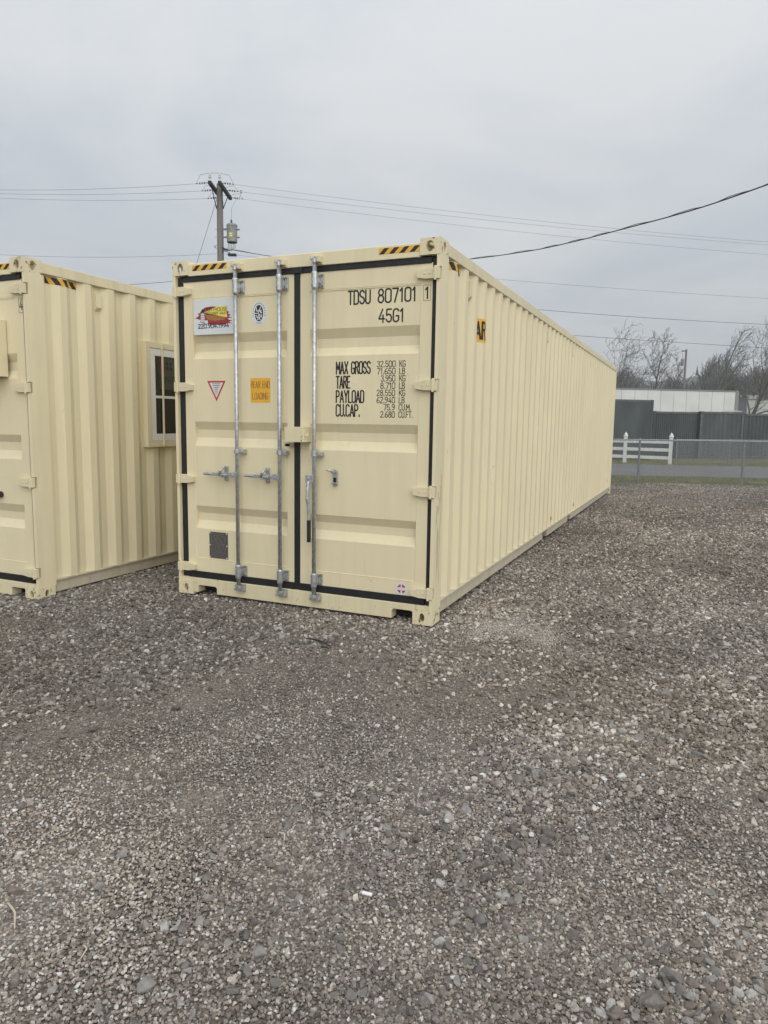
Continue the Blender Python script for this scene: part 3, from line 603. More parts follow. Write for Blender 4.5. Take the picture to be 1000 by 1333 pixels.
# plates and stickers on the left door
mb = MB(); x0, x1, z0, z1 = X(.213), X(.617), 2.277, 2.570
mb.box(x0, x1, .012, .0295, z0, z1, 0); y = .0116
def SP(a, b): return (x0+a*(x1-x0), z0+b*(z1-z0))
red = [(.10,.52),(.02,.47),(.08,.46),(.12,.44),(.18,.42),(.15,.36),(.22,.33),(.30,.30),(.45,.27),(.62,.26),(.78,.27),(.88,.30),(.97,.27),(.90,.34),(.98,.36),(.89,.39),(.86,.43),(.97,.45),(.88,.48),(.94,.53),(.87,.56),(.90,.62),(.83,.64),(.86,.70),(.78,.72),(.62,.77),(.45,.79),(.30,.77),(.20,.70),(.16,.62),(.09,.60),(.14,.56)]
flat(mb, [SP(*p) for p in red], y, 1)
flat(mb, [SP(*p) for p in [(.25,.63),(.60,.78),(.85,.79),(.85,.46),(.62,.52)]], y-.0004, 2)
flat(mb, [SP(*p) for p in [(.27,.60),(.62,.51),(.80,.46),(.80,.40),(.55,.38),(.35,.42)]], y-.0005, 4)
flat(mb, [SP(*p) for p in [(.17,.34),(.29,.34),(.255,.62),(.19,.62)]], y-.0008, 3)
for k in range(4): flat(mb, [SP(*p) for p in [(.175,.38+k*.06),(.285,.38+k*.06),(.282,.405+k*.06),(.178,.405+k*.06)]], y-.0011, 0)
flat(mb, [SP(*p) for p in [(.18,.62),(.27,.62),(.25,.68),(.225,.74),(.20,.68)]], y-.0009, 5)
flat(mb, [SP(*p) for p in [(.28,.31),(.36,.31),(.36,.40),(.28,.40)]], y-.0012, 0)
put_text(mb, 'LIGHTHOUSE', SP(.27, 0)[0], SP(0, .655)[1], .026, .235, y-.0014, 5, wt=.13)
put_text(mb, 'CONTAINER SALES', SP(.28, 0)[0], SP(0, .555)[1], .021, .232, y-.0014, 5, wt=.12)
put_text(mb, '220.904.1994', SP(.11, 0)[0], SP(0, .185)[1], .034, .315, y-.0014, 5, wt=.17)
tag(mb.build('dealer_sign', ['white_sign', 'sign_red', 'sign_yellow', 'sign_grey', 'sign_brown', 'black_ink'], dl, fixn=False), 'white dealer sign with red lighthouse print')
# white oval inspection emblem
mb = MB(); cx, cz_, y = X(.857), 2.434, .0325
flat(mb, ellipse(cx, cz_, .076, .098), y, 0); flat(mb, ellipse(cx, cz_, .041, .066), y-.0005, 1)
for k in range(26):
    a = 2*math.pi*k/26
    if 200 < math.degrees(a) < 245 or 295 < math.degrees(a) < 340: continue
    px_, pz_ = cx+.058*math.cos(a), cz_+.081*math.sin(a); mb.add([(px_-.004, y-.0005, pz_-.005), (px_+.004, y-.0005, pz_-.005), (px_+.003, y-.0005, pz_+.005), (px_-.003, y-.0005, pz_+.005)], [(0,1,2,3)], 2)
fig = [[(-.024,.045),(-.022,.020),(-.004,.016),(-.002,-.030)], [(.000,.028),(.008,.018),(.012,.040),(.016,.050)], [(.010,.012),(.022,.020),(.018,.004),(.030,.002)], [(-.034,.000),(-.014,-.001)], [(-.032,-.018),(-.020,-.022),(-.016,-.040)], [(.008,-.010),(.012,-.030)], [(.022,-.008),(.026,-.034)], [(-.014,-.054),(.000,-.040),(.014,-.054)], [(-.012,-.03),(.012,-.036)]]
for k, s_ in enumerate(fig):
    vs, fs = ribbon(s_, .0038); mb.add([(cx+a, y-.0009-.0002*(k % 4), cz_+b) for a, b in vs], fs, 0)
tag(mb.build('oval_emblem', ['white_sign', 'black_ink', 'galv_dark'], dl, fixn=False), 'white oval inspection emblem')
mb = MB(); tri = lambda k, y, mi: flat(mb, [(X(.420+(a-.420)*k), 1.832+(b-1.832)*k) for a, b in ((.324, 1.890), (.516, 1.890), (.420, 1.716))], y, mi)
tri(1, .0325, 0); tri(.74, .0320, 1)
for k, wd in enumerate((.070, .060, .045, .030, .024, .018)):
    z = 1.862-k*.0155
    mb.add([(X(.420)-wd*.62, .0316, z), (X(.420)+wd*.62, .0316, z), (X(.420)+wd*.62, .0316, z+.006), (X(.420)-wd*.62, .0316, z+.006)], [(0,1,2,3)], 2)
mb.build('triangle_decal', ['decal_red', 'white_sign', 'galv_dark'], dl, fixn=False)
mb = MB(); mb.box(X(.769), X(.962), .0322, .0330, 1.708, 1.909, 0)
put_text(mb, 'REAR END', X(.774), 1.828, .052, .182, .0316, 1, wt=.1); put_text(mb, 'LOADING', X(.790), 1.735, .052, .150, .0316, 1, wt=.1)
tag(mb.build('loading_notice', ['amber', 'sign_brown'], dl, fixn=False), 'yellow notice reading REAR END LOADING')
mb = MB(); mb.box(X(.325), X(.520), .028, .0330, .345, .578, 0)
for k in range(15):
    z = .558-k*.0143; xx = .340
    while xx < .498:
        wd = random.uniform(.012, .05); x2 = min(xx+wd, .502); mb.add([(X(xx), .0274, z), (X(x2), .0274, z), (X(x2), .0274, z+.005), (X(xx), .0274, z+.005)], [(0,1,2,3)], 1); xx = x2+random.uniform(.006, .02)
for a in (.333, .512):
    for b in (.353, .461, .570): mb.cyl((X(a), .028, b), .006, -.004, .001, 8, 'y', 2)
mb.build('data_plate', ['plate', 'galv_dark', 'white_sign'], dl, fixn=False)
# side wall notices
sw = [o for o in c1.children if o.name.startswith('side_wall') and o.data.vertices[0].co.x > -1][0]
fc = lambda a, b, o=0: (corr(a)-.0045+o, a, b)
mb = MB(); ys = corr_pts(1.045, 1.255)
mb.add([fc(y, z) for y in ys for z in (2.275, 2.475)], [(2*i, 2*i+2, 2*i+3, 2*i+1) for i in range(len(ys)-1)], 0)
def fine(vs_fs):
    return vs_fs
for ch, x0, wd in (('A', 1.098, .060), ('R', 1.178, .060)):
    for k, (vs, fs) in enumerate(text2d(ch, .140, wd, wt=.16)):
        # subdivide long strips so that they follow the pressing
        for (i, j, kk, l) in fs:
            for q in range(10):
                a, b = q/10, (q+1)/10; le = lambda p, r_, t_: (p[0]+(r_[0]-p[0])*t_, p[1]+(r_[1]-p[1])*t_)
                pts = [le(vs[i], vs[j], a), le(vs[i], vs[j], b), le(vs[l], vs[kk], b), le(vs[l], vs[kk], a)]
                mb.add([fc(x0+p[0], 2.305+p[1], .0012+.0002*(k % 4)) for p in pts], [(0,1,2,3)], 1)
mb.build('height_notice', ['amber', 'black_ink'], sw, fixn=False)
for yy, z0, z1, w_, mi in ((4.845, .235, .305, .085, 1), (6.79, .235, .305, .095, 1), (11.55, .52, .82, .11, 0), (11.36, .28, .39, .10, 1), (11.52, .29, .38, .06, 1)):
    mb = MB(); ys = corr_pts(yy-w_/2, yy+w_/2); mb.add([fc(y, z, .0012) for y in ys for z in (z0, z1)], [(2*i, 2*i+2, 2*i+3, 2*i+1) for i in range(len(ys)-1)], 0)
    if mi:
        zc = (z0+z1)/2; hh = (z1-z0)*.22; ys = corr_pts(yy-w_*.3, yy+w_*.05)
        mb.add([fc(y, z, .0024) for y in ys for z in (zc-hh, zc+hh)], [(2*i, 2*i+2, 2*i+3, 2*i+1) for i in range(len(ys)-1)], 1)
    mb.build('side_decal', ['amber', 'black_ink'], sw, fixn=False)
# pen scrawl and scratches on the corner post
post = [o for o in c1.children if o.name.startswith('corner_post')][2]
mb = MB()
for s_ in ([(.142,1.17),(.146,.86),(.135,.78),(.125,.52),(.128,.32)], [(.05,.55),(.085,.76),(.10,.70),(.09,.44)], [(.085,.76),(.075,.40),(.072,.36)], [(.05,.80),(.045,.86),(.06,.93),(.075,.90),(.07,.84),(.09,.90),(.10,.96),(.11,.90)], [(.075,.98),(.075,1.03),(.09,1.03)], [(.10,.99),(.12,.95),(.128,1.0),(.125,1.08)], [(.04,.78),(.043,.83)]):
    vs, fs = ribbon(s_, .0018); mb.add([(.0006, a, b) for a, b in vs], fs)
mb.build('scrawl', 'pen_rust', post, fixn=False)

# ------------------------------------------------------------------ second container, fitted out as an office
c2, dl2, dr2 = container('beige office container with a barred side window beside the gap', (-3.35, -.729, -.035), RECS2, False)
mb = MB(); put_text(mb, '4', X(2.338), 2.478, .082, .032, .0285, wt=.10)
for a, b, c, d_ in ((2.326, 2.378, 2.452, 2.455), (2.326, 2.378, 2.571, 2.574), (2.326, 2.329, 2.455, 2.571), (2.375, 2.378, 2.455, 2.571)): mb.add([(X(a), .0285, c), (X(b), .0285, c), (X(b), .0285, d_), (X(a), .0285, d_)], [(0,1,2,3)])
mb.build('lettering', 'black_ink', dr2, fixn=False)
# protruding steel guard on the office door
wg = MB(); a, b, z0, z1 = X(1.35), X(2.165), 1.93, 2.40; ya, yb = -.17, .029
wg.box(a, b, ya, ya+.006, z1-.035, z1).box(a, b, ya, ya+.006, z0, z0+.035).box(b-.035, b, ya, ya+.006, z0+.035, z1-.035).box(a, a+.035, ya, ya+.006, z0+.035, z1-.035)
wg.box(b-.005, b, ya+.006, yb, z0, z1).box(a, a+.005, ya+.006, yb, z0, z1).box(a+.005, b-.005, ya+.006, yb, z1-.005, z1).box(a+.005, b-.005, ya+.006, yb, z0, z0+.005)
gd = wg.build('door_guard', 'beige', dr2, bevel=.002)
mb = MB(); mb.box(a+.03, b-.045, -.10, -.05, z0+.03, z1-.03)
for k in range(9): mb.box(a+.06, b-.075, -.112, -.1, z0+.07+k*.036, z0+.085+k*.036)
mb.build('air_conditioner', 'vinyl_white', dr2, bevel=.004)
MB().cyl((X(2.0), .029, .915), .028, -.05, .0, 14, 'y').build('door_knob', 'rubber', dr2, smooth=False)
sw2 = [o for o in c2.children if o.name.startswith('side_wall') and o.data.vertices[0].co.x > -1][0]
win = MB(); y0, y1, z0, z1 = 1.37, 2.32, 1.305, 2.37
def framebox(mb, y0, y1, z0, z1, w, xa, xb): mb.box(xa, xb, y0, y1, z0, z0+w).box(xa, xb, y0, y1, z1-w, z1).box(xa, xb, y0, y0+w, z0+w, z1-w).box(xa, xb, y1-w, y1, z0+w, z1-w)
framebox(win, y0, y1, z0, z1, .062, -.043, .022); wn = win.build('window', 'beige', c2, bevel=.003); wn['label'] = 'barred window with white frame'; wn.location.x = .0
fr = MB(); framebox(fr, y0+.064, y1-.064, z0+.064, z1-.064, (.072), .001, .016); fr.box(.001, .013, y0+.136, y1-.136, 1.805, 1.832)
fr.build('window_frame', 'vinyl_white', wn, bevel=.004)
for a, b in ((z0+.136, 1.805), (1.832, z1-.136)): MB().box(.006, .009, y0+.136, y1-.136, a, b).build('pane', 'glass', wn)
MB().box(-.004, .0005, y0+.07, y1-.07, z0+.07, z1-.07).build('window_dark_sheet', 'void_shade', wn)  # black sheet standing in for the unlit room behind the panes
mb = MB(); mb.add([(.0015, 1.58, 1.90), (.0015, 1.95, 1.90), (.0015, 1.95, 2.22), (.0015, 1.58, 2.22)], [(0,1,2,3)], 0)
for k in range(3):
    for q in range(2): mb.add([(.0020, 1.62+k*.06, 2.10+q*.05), (.0020, 1.66+k*.06, 2.10+q*.05), (.0020, 1.66+k*.06, 2.135+q*.05), (.0020, 1.62+k*.06, 2.135+q*.05)], [(0,1,2,3)], 1)
mb.add([(.0022, 1.585, 2.06), (.0022, 1.61, 2.06), (.0022, 1.61, 2.21), (.0022, 1.585, 2.21)], [(0,1,2,3)], 2)
put_text(mb, 'UNITE', 1.615, 1.975, .055, .24, f=lambda a, b, o: (.0022+o, a, b), mi=1, wt=.14)
mb.build('window_poster', ['poster', 'black_ink', 'decal_red'], wn, fixn=False)
for yb_ in (1.600, 1.845, 2.09): MB().box(.0225, .036, yb_-.008, yb_+.008, z0+.01, z1-.01).cyl((.036, yb_, z1-.032), .011, -.002, .006, 8, 'x').cyl((.036, yb_, z0+.032), .011, -.002, .006, 8, 'x').build('security_bar', 'beige', wn)

# ------------------------------------------------------------------ fences beyond the yard
def chain_fence(label, p0, dirv, n_before, n_after, sp, h, rpost=.030, dia=.055, wire=.0021):
    """posts at p0 + k*sp*dir; one mesh panel, top rail and post per bay"""
    t = thing('chain_link_fence', label, 'fence', (p0.x, p0.y, -.03), math.atan2(dirv.y, dirv.x))
    for k in range(-n_before, n_after+1):
        x = k*sp; mb = MB().cyl((x, 0, 0), rpost, -.1, h-.02, 10); mb.lathe((x, 0, h-.02), [(rpost*1.15, 0), (rpost*1.15, .03), (rpost*.7, .055), (.004, .065)], 10)
        mb.build('post', 'fence_galv', t)
        if k == n_after: break
        MB().tube([(x, -.002, h), (x+sp, -.002, h)], rpost*.72, 8).build('top_rail', 'fence_galv', t)
        mb = MB(); hh = h-.02
        lo, z0 = 0.0, .03; nl = int((sp+hh)/dia)
        for s in (1, -1):
            for i in range(nl):
                xa = -hh+i*dia; a, b = (xa, z0), (xa+hh, hh+z0-.02)
                # clip to the bay
                ta = max(0, (0-a[0])/(b[0]-a[0])); tb = min(1, (sp-a[0])/(b[0]-a[0]))
                if tb-ta < .02: continue
                q0 = (a[0]+ta*(b[0]-a[0]), a[1]+ta*(b[1]-a[1])); q1 = (a[0]+tb*(b[0]-a[0]), a[1]+tb*(b[1]-a[1]))
                f = (lambda q: (x+q[0], -.036, q[1])) if s == 1 else (lambda q: (x+sp-q[0], -.0405, q[1]))
                mb.tube([f(q0), f(q1)], wire, 3, cap=False)
        mb.build('wire_mesh', 'fence_galv', t, fixn=False)
    return t
A0, A1 = G(830, 629), G(965, 631)
chain_fence('low chain link fence along the far edge of the gravel yard', A0, (A1-A0).normalized(), 5, 5, (A1-A0).length, 1.22)
B0 = G(872, 603); B1 = G(813, 600.5)
dB = (B0-B1).normalized(); bs = (B0-B1).length
chain_fence('chain link fence on the grass verge past the white rail fence', B0+dB*.25, (G(960, 598)-G(876, 598)).normalized(), 0, 4, 2.75, 1.05, .028, .06, .0028)
# white rail fence
t = thing('rail_fence', 'white three rail fence with pointed post caps across the road', 'fence', (B0.x, B0.y, -.06), math.atan2(dB.y, dB.x))
for k in range(-6, 1):
    x = k*bs
    mb = MB().box(x-.066, x+.066, -.066, .066, -.1, 1.17); po = mb.build('post', 'ranch_white', t, bevel=.006)
    mb = MB().box(x-.082, x+.082, -.082, .082, 1.171, 1.20); mb.lathe((x, 0, 1.201), [(.105, 0), (.07, .03), (.085, .05), (.03, .13), (.006, .17)], 4); mb.build('post_cap', 'ranch_white', po)
    if k < 0:
        for z in (.28, .62, .96): MB().box(x+.067, x+bs-.067, -.022, .022, z-.07, z+.07).build('rail', 'ranch_white', t, bevel=.006)

# ------------------------------------------------------------------ dark containers, trailers and clutter beyond the road
def ribbed(mb, x0, x1, z0, z1, pitch, depth, y=0.0):
    n = max(2, int((x1-x0)/pitch)); p = (x1-x0)/n; vs = []
    for i in range(n):
        for f, d in ((0, 0), (.27, 0), (.5, depth), (.77, depth)): vs += [(x0+(i+f)*p, y+d, z0), (x0+(i+f)*p, y+d, z1)]
    vs += [(x1, y, z0), (x1, y, z1)]; k = len(vs)//2
    mb.add(vs, [(2*i, 2*i+2, 2*i+3, 2*i+1) for i in range(k-1)])
def dark_box(label, pl, pr, h, m_wall, pitch, depth=6.06, smooth_end=False, dz=-.06):
    """container whose facing wall runs from pl to pr on the ground"""
    d = pr-pl; w = d.length; t = thing('shipping_container', label, 'container', (pl.x, pl.y, dz), math.atan2(d.y, d.x), 'dark containers beyond the road')
    mb = MB()
    if smooth_end: mb.box(.12, w-.12, .02, .06, .14, h-.11)
    else: ribbed(mb, .1, w-.1, .15, h-.1, pitch, .026 if pitch < .2 else .036, .02)
    mb.build('end_wall', m_wall, t)
    for x in (0, w-.12): MB().box(x, x+.12, 0, .16, .118, h-.118).build('corner_post', 'slate_rail' if m_wall == 'slate_light' else m_wall, t)
    for x in (0, w-.16):
        for y in (0, depth-.18):
            for z in (0, h-.118): MB().box(x, x+.16, y, y+.178, z, z+.1175).build('corner_casting', m_wall, t, bevel=.006)
    MB().box(.16, w-.16, .005, .1, h-.11, h-.01).build('top_rail', 'slate_rail', t)
    MB().box(.16, w-.16, .005, .1, .02, .14).build('bottom_rail', m_wall, t)
    for x, s in ((.03, 1), (w-.03, -1)):
        mb = MB(); ys = np.arange(.18, depth-.18, .07); vs = []
        for i, y in enumerate(ys): vs += [(x+s*(.035 if (i//2) % 2 else 0), y, .05), (x+s*(.035 if (i//2) % 2 else 0), y, h-.03)]
        mb.add(vs, [(2*i, 2*i+2, 2*i+3, 2*i+1) for i in range(len(ys)-1)]); mb.build('side_wall', m_wall, t)
    MB().box(.05, w-.05, .1, depth-.02, h-.05, h-.025).build('roof', 'slate_rail', t)
    return t
q = lambda px, D: Vector((P(px, 570, D).x, P(px, 570, D).y, 0))
# ground distances follow the wall foot seen in the photograph (about 35 to 38 m ahead)
dark_box('dark slate high container standing behind the white rail fence', q(750, 33.5), q(848.5, 34.5), 2.896, 'slate', .28, 6.06, True)
dark_box('dark slate container with fine ribbing between the tall one and its coarser neighbour', q(849, 36.2), q(910, 36.6), 2.40, 'slate', .11)
dark_box('dark slate container with coarse ribbing behind the verge chain link fence', q(910.6, 36.4), q(967, 36.8), 2.43, 'slate_light', .24)
dark_box('dark slate container with a plain wall next to the coarse ribbed one', q(967.6, 36.9), q(1030, 37.4), 2.36, 'slate', .21)
dark_box('dark slate container at the far end of the ribbed row', q(1031, 37.4), q(1092, 37.9), 2.43, 'slate_light', .24)
def trailer(label, pl, pr, h, m_side, npan, z0):
    d = pr-pl; w = d.length; t = thing('box_trailer', label, 'trailer', (pl.x, pl.y, -.06), math.atan2(d.y, d.x), 'white trailers behind the dark containers')
    MB().box(.02, w-.02, .012, 2.55, z0, h).build('body', 'trailer_grey', t)
    for i in range(npan):
        a, b = .08+i*(w-.16)/npan, .08+(i+1)*(w-.16)/npan; MB().box(a+.013, b-.013, 0, .011, z0+.01, h-.02).build('side_panel', m_side, t)
    MB().box(0, w, -.03, 2.6, h+.001, h+.09).build('top_rail', 'trailer_grey', t); MB().box(0, w, -.03, 2.6, z0-.16, z0-.001).build('bottom_rail', 'trailer_grey', t)
    for x in (w-.22,): MB().box(x, x+.25, -.035, .0, z0, h).build('corner_post', 'trailer_grey', t)
    for xw in (w*.08, w*.16, w*.84):
        for y in (.25, 2.25): MB().cyl((xw, y, .5), .5, -.14, .14, 20, 'y').build('wheel', 'tyre', t)
    MB().box(w*.04, w*.9, .4, 2.2, .5, z0-.17).build('chassis', 'trailer_grey', t)
    return t
trailer('long white box trailer with panelled side behind the dark containers', q(700, 48.0), q(957, 50.5), 4.12, 'trailer_white', 15, 1.15)
trailer('shorter pale box trailer right of the bare round tree', q(968, 57.0), q(1120, 57.0), 3.85, 'trailer_pale', 10, 1.15)
# clutter on the verge and on the container roofs
t = thing('concrete_slab', 'pale concrete slab lying on the grass by the white fence', 'slab', G(894, 596.5, -.06)); t.rotation_euler.z = R(20)
MB().box(-.62, .62, -.2, .2, -.04, .07).build('block', 'concrete', t, bevel=.02); MB().box(-.3, .5, -.15, .15, .071, .13).build('top_block', 'concrete', t, bevel=.02)
g = G(984, 594.6, -.06); t = thing('drawbar', 'white box with a pale pipe lying on the grass verge', 'pipe', g); t.rotation_euler.z = R(18)
MB().box(-.2, .22, -.1, .1, 0, .16).build('box', 'ranch_white', t, bevel=.015); MB().tube([(-.2, 0, .1), (-.75, .1, .2)], .035, 8).build('pipe', 'concrete', t); MB().box(-.06, .04, -.106, -.1, .04, .08).build('slot', 'black_ink', t)
pz = P(956, 531.5, 37.5); mb = MB().prism([(-.55, 0), (.35, .0), (.42, .03), (-.5, .10)], 0, .5, 'y'); o = mb.build('roof_sheet', 'trailer_white'); o.location = (pz.x, pz.y, 2.41); tag(o, 'pale bent sheet lying on a dark container roof', 'sheet')
pz = P(852, 530, 37.5); mb = MB()
for k in range(3): mb.box(-.15+k*.16, -.03+k*.16, 0, .15, 0, .05+.03*(k % 2))
o = mb.build('timber_offcut', 'trailer_white'); o.location = (pz.x, pz.y, 2.345); tag(o, 'small pale timber offcut on the fine ribbed container roof', 'timber')
# far low shed
pz = q(985, 118); t = thing('low_shed', 'long low grey shed far behind the pale trailer', 'shed', (pz.x, pz.y, -.07), R(8))
MB().box(-6, 22, 0, 8, 0, 5.2).build('wall', 'shed_grey', t); MB().prism([(-.5, 5.2), (8.5, 5.2), (4, 7.2)], -6.4, 22.4, 'x').build('roof', 'trailer_grey', t)
for k in range(6): MB().box(-5+k*4.4, -3+k*4.4, -.05, -.005, 2, 3.4).build('window', 'slate_rail', t)

# ------------------------------------------------------------------ utility poles and lines
D0 = 29.0
base = P(290, 540, D0); PX, PY = base.x, base.y; ptop = ZAT(289, 240, PX, PY)
hx = RT.copy(); hx.z = 0; hx.normalize(); hy = FW.copy(); hy.z = 0; hy.normalize()
ang = math.atan2(hx.y, hx.x)
t = thing('utility_pole', 'weathered utility pole with double crossarm and grey transformer behind the containers', 'utility pole', (PX, PY, -.07), ang)
zt = ptop+.07
MB().tube([(0,0,-.3), (0,0,zt*.5), (0,0,zt)], [.165, .14, .118], 14).build('pole', 'pole_wood', t)
za = zt-.17
# local frame: x to the right of the view, y away; the arms run towards the viewer
for xa in (-.19, .19):
    ax = xa; MB().add([(ax-.06, -.88, za-.10), (ax+.06, -.88, za-.10), (ax+.06, 1.10, za-.10), (ax-.06, 1.10, za-.10), (ax-.06, -.88, za+.02), (ax+.06, -.88, za+.02), (ax+.06, 1.10, za+.02), (ax-.06, 1.10, za+.02)], [(0,3,2,1),(4,5,6,7),(0,1,5,4),(1,2,6,5),(2,3,7,6),(3,0,4,7)]).build('crossarm', 'arm_wood', t)
    MB().tube([(ax, -.55, za-.1), (ax*.7, 0, za-.75)], .018, 6).tube([(ax, .6, za-.1), (ax*.7, 0, za-.75)], .018, 6).build('arm_brace', 'arm_wood', t)
    MB().lathe((ax, -.80, za+.03), [(.02, 0), (.02, .10), (.055, .11), (.06, .16), (.035, .19), (.05, .21), (.045, .26), (.01, .29)], 10).build('pin_insulator', 'porcelain', t)
ends = {}
for s in (-1, 1):
    for k, ya in enumerate((-.80, .05, 1.0)):
        x0 = s*.25; x1 = s*(.72+.0*k); z = za-.04
        mb = MB().tube([(x0, ya, z), (x0+s*.12, ya, z-.004)], .012, 6)
        for j in range(3): mb.tube([(x0+s*(.13+j*.09), ya, z-.006-j*.008), (x0+s*(.17+j*.09), ya, z-.008-j*.008)], [.045, .03], 8)
        mb.tube([(x0+s*.40, ya, z-.03), (x1, ya, z-.04)], .016, 6); mb.build('strain_insulator', 'insul_dark', t); ends[(s, k)] = (x1, ya, z-.04)
for k, ya in enumerate((-.80, .05, 1.0)):
    up = .32 if k == 0 else .05
    MB().tube([(-.72, ya, za-.08), (-.55, ya, za+.12+up*.4), (-.19, ya, za+up), (.19, ya, za+up), (.55, ya, za+.12+up*.4), (.72, ya, za-.08)], .007, 5).build('jumper', 'wire', t)
# fused cut-out and transformer
MB().tube([(.62, 1.0, zt-.16), (.50, .8, zt-.28), (.46, .0, zt-.9), (.44, -.0, zt-1.36)], .006, 5).build('jumper', 'wire', t)
MB().lathe((.80, .2, zt-.26), [(.02, 0), (.05, .02), (.03, .06), (.055, .09), (.05, .13), (.02, .17)], 10).tube([(.80, .2, zt-.26), (.72, .2, zt-.5)], .018, 6).build('fuse_cutout', 'porcelain', t)
cx = .47; zc = zt-2.20
mb = MB().lathe((cx, -.02, zc), [(.20, 0), (.205, .03), (.205, .60), (.22, .605), (.22, .645), (.19, .69), (.05, .71)], 20)
tr = mb.build('transformer', 'transformer_grey', t)
MB().lathe((cx-.02, -.02, zc+.71), [(.045, 0), (.03, .03), (.045, .05), (.03, .08), (.045, .1), (.02, .16)], 10).build('bushing', 'insul_dark', tr)
mb = MB()
for z in (zc+.50, zc+.20): mb.box(.10, cx-.19, -.04, .04, z-.03, z+.03); mb.box(cx+.20, cx+.30, -.03, .03, z-.025, z+.025)
for a in (-150, -110, -70, -30): mb.box(cx+.205*math.cos(R(a))-.012, cx+.205*math.cos(R(a))+.012, -.02+.205*math.sin(R(a))-.014, -.02+.205*math.sin(R(a))+.014, zc+.46, zc+.59)
mb.build('bracket', 'galv_dark', tr)
mb = MB()
for k, (a, b) in enumerate(((-.02, .30), (-.10, .22))): mb.add([(cx-.07, -.2275-.001, zc+b-.04), (cx+.05, -.2275-.001, zc+b-.04), (cx+.05, -.2275-.001, zc+b+.02), (cx-.07, -.2275-.001, zc+b+.02)], [(0,1,2,3)])
mb.build('number_label', 'sign_yellow', tr)
MB().lathe((cx, -.02, zc-.012), [(.19, 0), (.2, .01)], 20).build('base_ring', 'black_ink', tr)
mb = MB()
for k in range(5): mb.tube([(cx-.12+.06*k, -.1, zc), (cx-.14+.07*k, -.12, zc-.22), (cx-.28+.06*k, -.08, zc-.34), (.1, -.05, zc-.28+.02*k)], .010, 5)
mb.box(cx-.16, cx+.16, -.12, .06, zc-.52, zc-.44); mb.tube([(-.13, -.1, zc-.14), (-.22, -.12, zc-.20), (-.13, -.12, zc-.26)], .014, 6)
for k in range(6): mb.tube([(.08+.05*k, -.12, zc-.2-.04*k), (.16+.05*k, -.14, zc-.3-.03*k), (.1+.06*k, -.13, zc-.4)], .012, 5)
mb.build('secondary_leads', 'cable_black', t)
mb = MB()
for z in (zc+.50, zc+.20, zc-.8): mb.tube([(-.2, 0, z), (.15, 0, z)], .009, 5)
mb.build('step_bolt', 'galv_dark', t)
tm = Matrix.Translation((PX, PY, -.07)) @ Matrix.Rotation(ang, 4, 'Z')
loc = lambda p: tm @ Vector(p)
def wire(name, label, a, b, sag, r=.010, n=26, mname='wire', group=None, cat='wire'):
    a, b = Vector(a), Vector(b); pts = [a.lerp(b, i/n)-Vector((0,0,4*sag*(i/n)*(1-i/n))) for i in range(n+1)]
    o = MB().tube(pts, r, 5).build(name, mname); return tag(o, label, cat, group)
for k in range(3):
    wire('power_line', 'thin overhead power line leaving the crossarm towards the left', loc(ends[(-1, k)]), P(-120, (243, 246, 250.5)[k], (30, 30.6, 31.2)[k]), .18, .0055, group='power lines left of the pole')
    wire('power_line', 'thin overhead power line leaving the crossarm towards the right', loc(ends[(1, k)]), P(1180, (327.5, 330, 344)[k], (33, 34.2, 35)[k]), .25, .005, group='power lines right of the pole')
wire('neutral_line', 'lower neutral wire running left from below the transformer', loc((-.14, -.1, zc-.46)), P(-120, 322, 30), .25, .006)
wire('neutral_line', 'lower neutral wire running right over the long container', loc((.14, .1, zc-.42)), P(1180, 398, 33.5), .2, .0055)
wire('telephone_cable', 'sagging telephone cable left of the pole above the office container', loc((-.13, -.05, zc-1.32)), P(-100, 366, 27), .3, .008, mname='cable_black')
wire('telephone_cable', 'telephone cable right of the pole descending over the long container', loc((.13, -.05, zc-1.3)), P(1180, 428, 34), .4, .008, mname='cable_black')
wire('telephone_cable', 'lowest distant cable crossing above the bare treetops', P(560, 423, 44), P(1180, 463, 50), .1, .011, mname='cable_black')
wire('guy_wire', 'slanting guy wire bracing the utility pole', loc((-.1, 0, zt-.5)), loc((-3.4, -.6, 0)), 0, .010)
# black service drop that sags behind the long container and comes back over the yard
pts = []
p0, p1, p2, p3 = loc((.45, -.1, zc-.3)), P(610, 337.5, 21), P(800, 301, 15.2), P(1000, 240, 11.2)
p4 = P(1200, 158, 9.0)
ctl = [p0, P(400, 340, 26), P(520, 345, 23.4), p1, P(690, 326.5, 18.2), P(745, 315, 16.7), p2, P(900, 274, 13.1), p3, P(1100, 202, 10), p4]
for i in range(len(ctl)-1):
    a, b, c, d = ctl[max(0, i-1)], ctl[i], ctl[i+1], ctl[min(len(ctl)-1, i+2)]
    for j in range(6):
        s = j/6; pts.append(.5*((2*b)+(c-a)*s+(2*a-5*b+4*c-d)*s*s+(3*b-a-3*c+d)*s**3))
pts.append(p4)
o = MB().tube(pts, .011, 6).tube([p+Vector((0, 0, .016*math.sin(i*1.7)+.012)) for i, p in enumerate(pts)], .007, 5).build('service_cable', 'cable_black'); tag(o, 'thick black twisted service cable rising to the right over the yard', 'cable')
